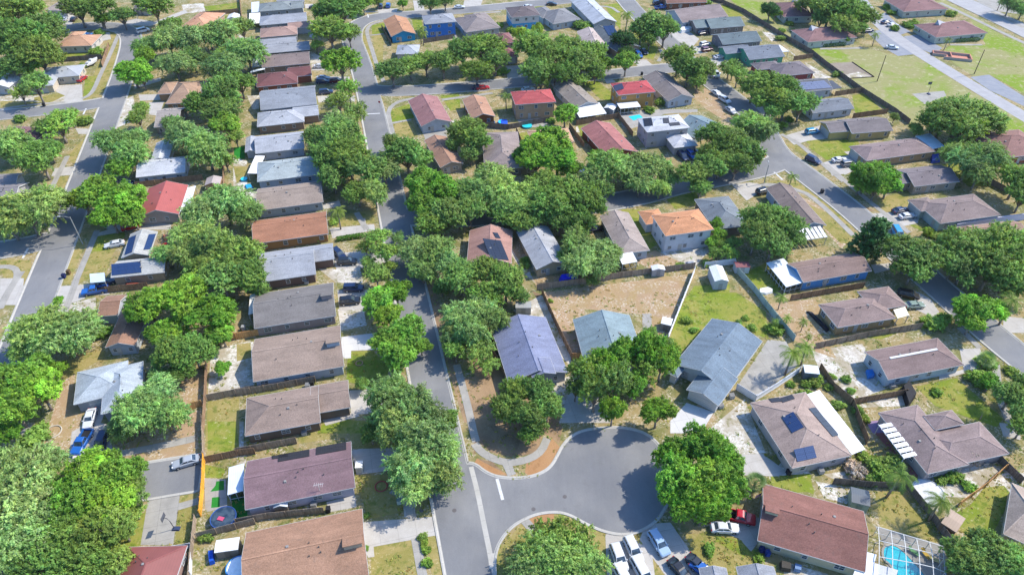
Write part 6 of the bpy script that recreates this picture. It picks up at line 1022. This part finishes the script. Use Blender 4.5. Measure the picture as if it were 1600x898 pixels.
# right
many('oak', '1200,128,28 1178,135,22 1225,138,22 1202,155,26 1228,160,24 1252,162,24 1210,172,18'); many('airy', '1140,104,16 1153,118,16 1145,112,12'); many('mossy', '1172,192,24 1192,198,24 1160,208,16 1182,215,14'); many('oak', '1118,212,26 1142,222,26 1168,236,24 1178,248,16'); many('bush', '1234,186,7 1222,196,8')
many('oak', '1478,178,32 1505,172,36 1530,182,32 1500,196,30 1460,192,20 1545,195,20'); many('mossy', '1492,240,20 1515,252,26 1540,245,26 1530,270,20 1500,225,14'); many('oak', '1590,282,24 1600,305,22 1432,202,12 1398,183,8'); many('oak', '1272,8,20 1298,14,26 1330,18,26 1318,36,20 1350,24,20 1283,30,14 1340,44,12'); many('dark', '1204,14,14'); many('bright', '1212,22,9 1322,62,6'); many('bush', '1309,116,7 1219,60,7 1222,48,6 1234,37,6 1102,5,10')
many('queen', '1369,54,8 1481,62,7 1237,275,12 1222,464,12 1231,497,10 1257,502,10 1239,550,22 1262,542,18 1265,525,8 1583,470,20 1472,782,22 1405,742,24 1212,500,8 1541,640,10'); many('bush', '1428,36,8 1439,47,9 1450,52,8 1486,22,7 1420,40,7 1398,44,7 1386,12,6 1392,20,6')
many('bright', '1355,275,24 1378,272,24 1345,285,18 1388,290,18 1368,295,16'); many('oak', '1192,345,34 1222,348,32 1180,370,28 1208,378,30 1235,372,22'); many('bright', '1118,352,13 1122,368,14 1112,378,12'); many('airy', '1148,378,14 1140,395,14 1150,262,10')
many('cone', '1364,372,32'); many('oak', '1425,392,34 1452,400,30 1430,415,28'); many('oak', '1498,388,32 1528,380,34 1560,388,34 1585,400,32 1510,412,30 1550,418,34 1585,432,30 1490,415,20 1570,445,24 1600,385,24'); many('bush', '1460,505,16 1474,498,12 1452,366,8 1464,370,8'); many('yellow', '1449,362,8'); many('bright', '1518,480,26 1545,488,24 1520,500,22')
many('bush', '1210,514,14 1275,597,12 1530,590,17 1541,566,14 1581,580,9 1464,613,8 1310,632,10 1370,725,16 1155,504,6 1330,735,9 1165,496,6 1258,600,8 1295,605,7 1235,600,7 1514,760,10'); many('oak', '1580,618,22 1595,640,20 1598,668,18 1600,600,16'); many('grey', '1334,732,16'); many('bush', '1378,738,16 1395,722,14 1350,712,10 1362,750,10 1492,745,12 1470,750,9'); many('bare', '1514,708,14 1524,720,10'); many('bush', '1186,872,8 1322,592,8 1330,610,7 1300,588,7'); many('fan', '1181,753,17 1542,560,12'); many('bright', '1548,598,14')
many('oak', '1512,872,30 1545,862,30 1572,880,28 1530,890,28 1598,872,22 1555,895,24'); many('airy', '1120,395,14 1128,380,12 1440,395,10'); many('bush', '1250,620,10 1262,615,8 1276,590,9'); many('mossy', '1580,4,14 1600,12,12'); many('bright', '567,5,14 629,6,8'); many('oak', '672,6,14 695,2,12 590,2,10')
many('bright', '347,574,13 92,470,8'); many('bush', '430,600,6 505,585,6 1072,500,9 1085,515,7 1175,512,8 860,470,5 1340,640,9 1352,655,8')
# clipped hedges by the offices
def hedge(t, s, w, h, label):
    a, b = [G(*q) for q in TP(t, s)]; o0 = a; d = b - a; L = d.length; d.normalize(); n_ = np.array([-d.y, d.x, 0]); k = int(L * 170); P0 = np.outer(rng.uniform(0, L, k), np.array(d)); f = rng.uniform(-1, 1, (k, 1)); z = rng.uniform(0, h, k); topm = rng.random(k) < .5
    f = np.where(topm[:, None], f, np.sign(f)); z = np.where(topm, h, z); pos = P0 + f * n_ * w / 2 + np.stack([np.zeros(k), np.zeros(k), z], 1) + rng.normal(size=(k, 3)) * .06; nn = unit(np.where(topm[:, None], np.array([[0, 0, 1.]]), f * n_) + rng.normal(size=(k, 3)) * .4)
    o = obj('hedge', leaf_mesh('hedge', pos, nn, rng.uniform(.12, .26, k), np.repeat(rng.uniform(.7, 1.3, (k, 1)), 3, 1)), None, alb((84, 130, 40), .85)); o.location = (a.x, a.y, 0); tag(o, label, 'hedge')
hedge(3, '588,232 702,226', 2.0, 1.2, 'clipped green hedge along the front of the nearest office'); hedge(3, '1245,210 1370,205', 2.0, 1.2, 'clipped hedge along the front of the office by the main road'); hedge(3, '988,122 1045,148', 1.8, 1.1, 'short hedge at the edge of the office car park'); hedge(3, '440,155 512,225', 1.6, 1.0, 'narrow hedge along the left end of the nearest office'); hedge(5, '585,585 745,560', 1.2, .9, 'low hedge between the orange-brown house and the light grey house')
# ------------------------------------------------------------------ labels that single out each tree, car and fence
def sector(dx, dy):
    if abs(dx) > abs(dy) * 1.2: return 'to the right of' if dx > 0 else 'to the left of'
    return 'below' if dy > 0 else 'above'
SHORT = {'below': 'in front of', 'above': 'behind', 'to the right of': 'right of', 'to the left of': 'left of'}
def label_all(items, marks, used):
    for o, look, x, y, kind in items:
        near = sorted(marks, key=lambda m_: (m_[1] - x) ** 2 + (m_[2] - y) ** 2)[:9]; best = None
        for mi, m_ in enumerate(near):
            dx, dy = x - m_[1], (y - m_[2]) * 1.3; sec = sector(dx, dy); d0 = math.hypot(dx, dy)
            riv = sorted([math.hypot(q[2] - m_[1], (q[3] - m_[2]) * 1.3) for q in items if q[1] == look and q[0] is not o and sector(q[2] - m_[1], (q[3] - m_[2]) * 1.3) == sec])
            rank = sum(1 for r_ in riv if r_ <= d0)
            if rank > 4: continue
            cost = rank * 1.2 + mi * .7 + d0 / 90
            opener = ['nearest', 'second', 'third', 'fourth', 'fifth'][rank]
            lb = f"{opener if (rank or riv) else ''} {look} {SHORT[sec]} the {m_[0]}".strip()
            if rank == 0 and not riv: lb = f"{look} standing {SHORT[sec]} the {m_[0]}"
            elif rank == 0: lb = f"{look} nearest {SHORT[sec]} the {m_[0]}" if kind != 'fence' else f"{look} running nearest {SHORT[sec]} the {m_[0]}"
            else: lb = f"{opener} {look} counting outwards {SHORT[sec]} the {m_[0]}"
            if lb in used or len(lb.split()) > 16: continue
            if best is None or cost < best[0]: best = (cost, lb)
        if best is None:
            m_ = near[0]; m2 = near[1]; best = (9, f"{look} between the {m_[0]} and the {m2[0]}")
            if len(best[1].split()) > 16 or best[1] in used: best = (9, f"{look} close {SHORT[sector(x - m2[1], y - m2[2])]} the {m2[0]}")
        used.add(best[1]); o['label'] = best[1]
LANDMARKS += [('cul-de-sac turning circle', 930, 748), ('turquoise swimming pool', 1405, 868), ('basketball slab', 248, 800), ('grassy field', 1420, 130), ('red brick enclosure', 1487, 92), ('tall white shed', 1126, 430), ('dark round pool', 348, 808), ('orange mulch island', 850, 725), ('white motor boat', 144, 101), ('bare tan back lot', 950, 455), ('green back yard', 1110, 490)]
used_ = set(); label_all(TREES, LANDMARKS, used_); label_all(CARS, LANDMARKS, used_); label_all(FENCES, LANDMARKS, used_)

# ------------------------------------------------------------------ weeds and tufts over the open yards (nobody could count them)
from mathutils import noise as mnoise
allp = [[min(q.x for q in p), max(q.x for q in p), min(q.y for q in p), max(q.y for q in p), p] for p in ROADS + PARK + LOT + FAR + D + W + walks + polys(11, ['300,150 385,160 440,270 240,425 150,378']) + polys(12, ['868,440 1056,406 1012,722 822,722', '1195,330 1320,340 1330,500 1200,530']) + polys(15, ['855,520 1205,620 1215,768 850,900 740,900 940,700'])]
def blocked(x, y):
    for a, b, c, d, p in allp:
        if a <= x <= b and c <= y <= d:
            ins = False; j = len(p) - 1
            for i in range(len(p)):
                if (p[i].y > y) != (p[j].y > y) and x < (p[j].x - p[i].x) * (y - p[i].y) / (p[j].y - p[i].y) + p[i].x: ins = not ins
                j = i
            if ins: return True
    return False
pts_ = []; rw = random.Random(5)
while len(pts_) < 9000:
    g = G(rw.uniform(-20, 1620), 20 + 900 * rw.random() ** .75)
    if mnoise.noise(Vector((g.x * .12, g.y * .12, 0))) + .35 * mnoise.noise(Vector((g.x * .5, g.y * .5, 3))) < rw.uniform(-.2, .35): continue
    if g.x > 95 and g.y > 215 and rw.random() < .8: continue
    if blocked(g.x, g.y): continue
    pts_.append((g.x, g.y, .04))
base = np.array(pts_); k = 7; C_ = np.repeat(base, k, 0); sz = np.repeat(rng.uniform(.09, .24, len(base)), k); C_ = C_ + rng.normal(size=C_.shape) * np.array([1, 1, .25]) * sz[:, None] * .8; C_[:, 2] = np.abs(C_[:, 2]) + .03
tw_ = np.repeat(np.stack([rng.uniform(.8, 1.5, len(base)), rng.uniform(.85, 1.15, len(base)), rng.uniform(.7, 1.2, len(base))], 1), k, 0)
w_o = obj('weeds', leaf_mesh('weeds', C_, unit(rng.normal(size=C_.shape) * .6 + np.array([0, 0, 1.2])), sz, tw_), None, alb((150, 158, 84), .95)); tag(w_o, kind='stuff')
# ------------------------------------------------------------------ air: mild summer haze round the camera and the whole place
m = MB(); m.box(-3020, 3020, -3020, 3020, -1.0, 125); hz = m.mesh('haze', []); hm = bpy.data.materials.new('haze'); hm.use_nodes = True; ht = hm.node_tree; ht.nodes.clear(); ho = ht.nodes.new('ShaderNodeOutputMaterial'); hv = ht.nodes.new('ShaderNodeVolumePrincipled'); hv.inputs['Color'].default_value = (.95, .96, 1.0, 1); hv.inputs['Density'].default_value = .00005; hv.inputs['Anisotropy'].default_value = .1; ht.links.new(hv.outputs[0], ho.inputs['Volume']); hz.materials.append(hm); tag(obj('haze', hz), kind='stuff'); SC.cycles.volume_bounces = 0
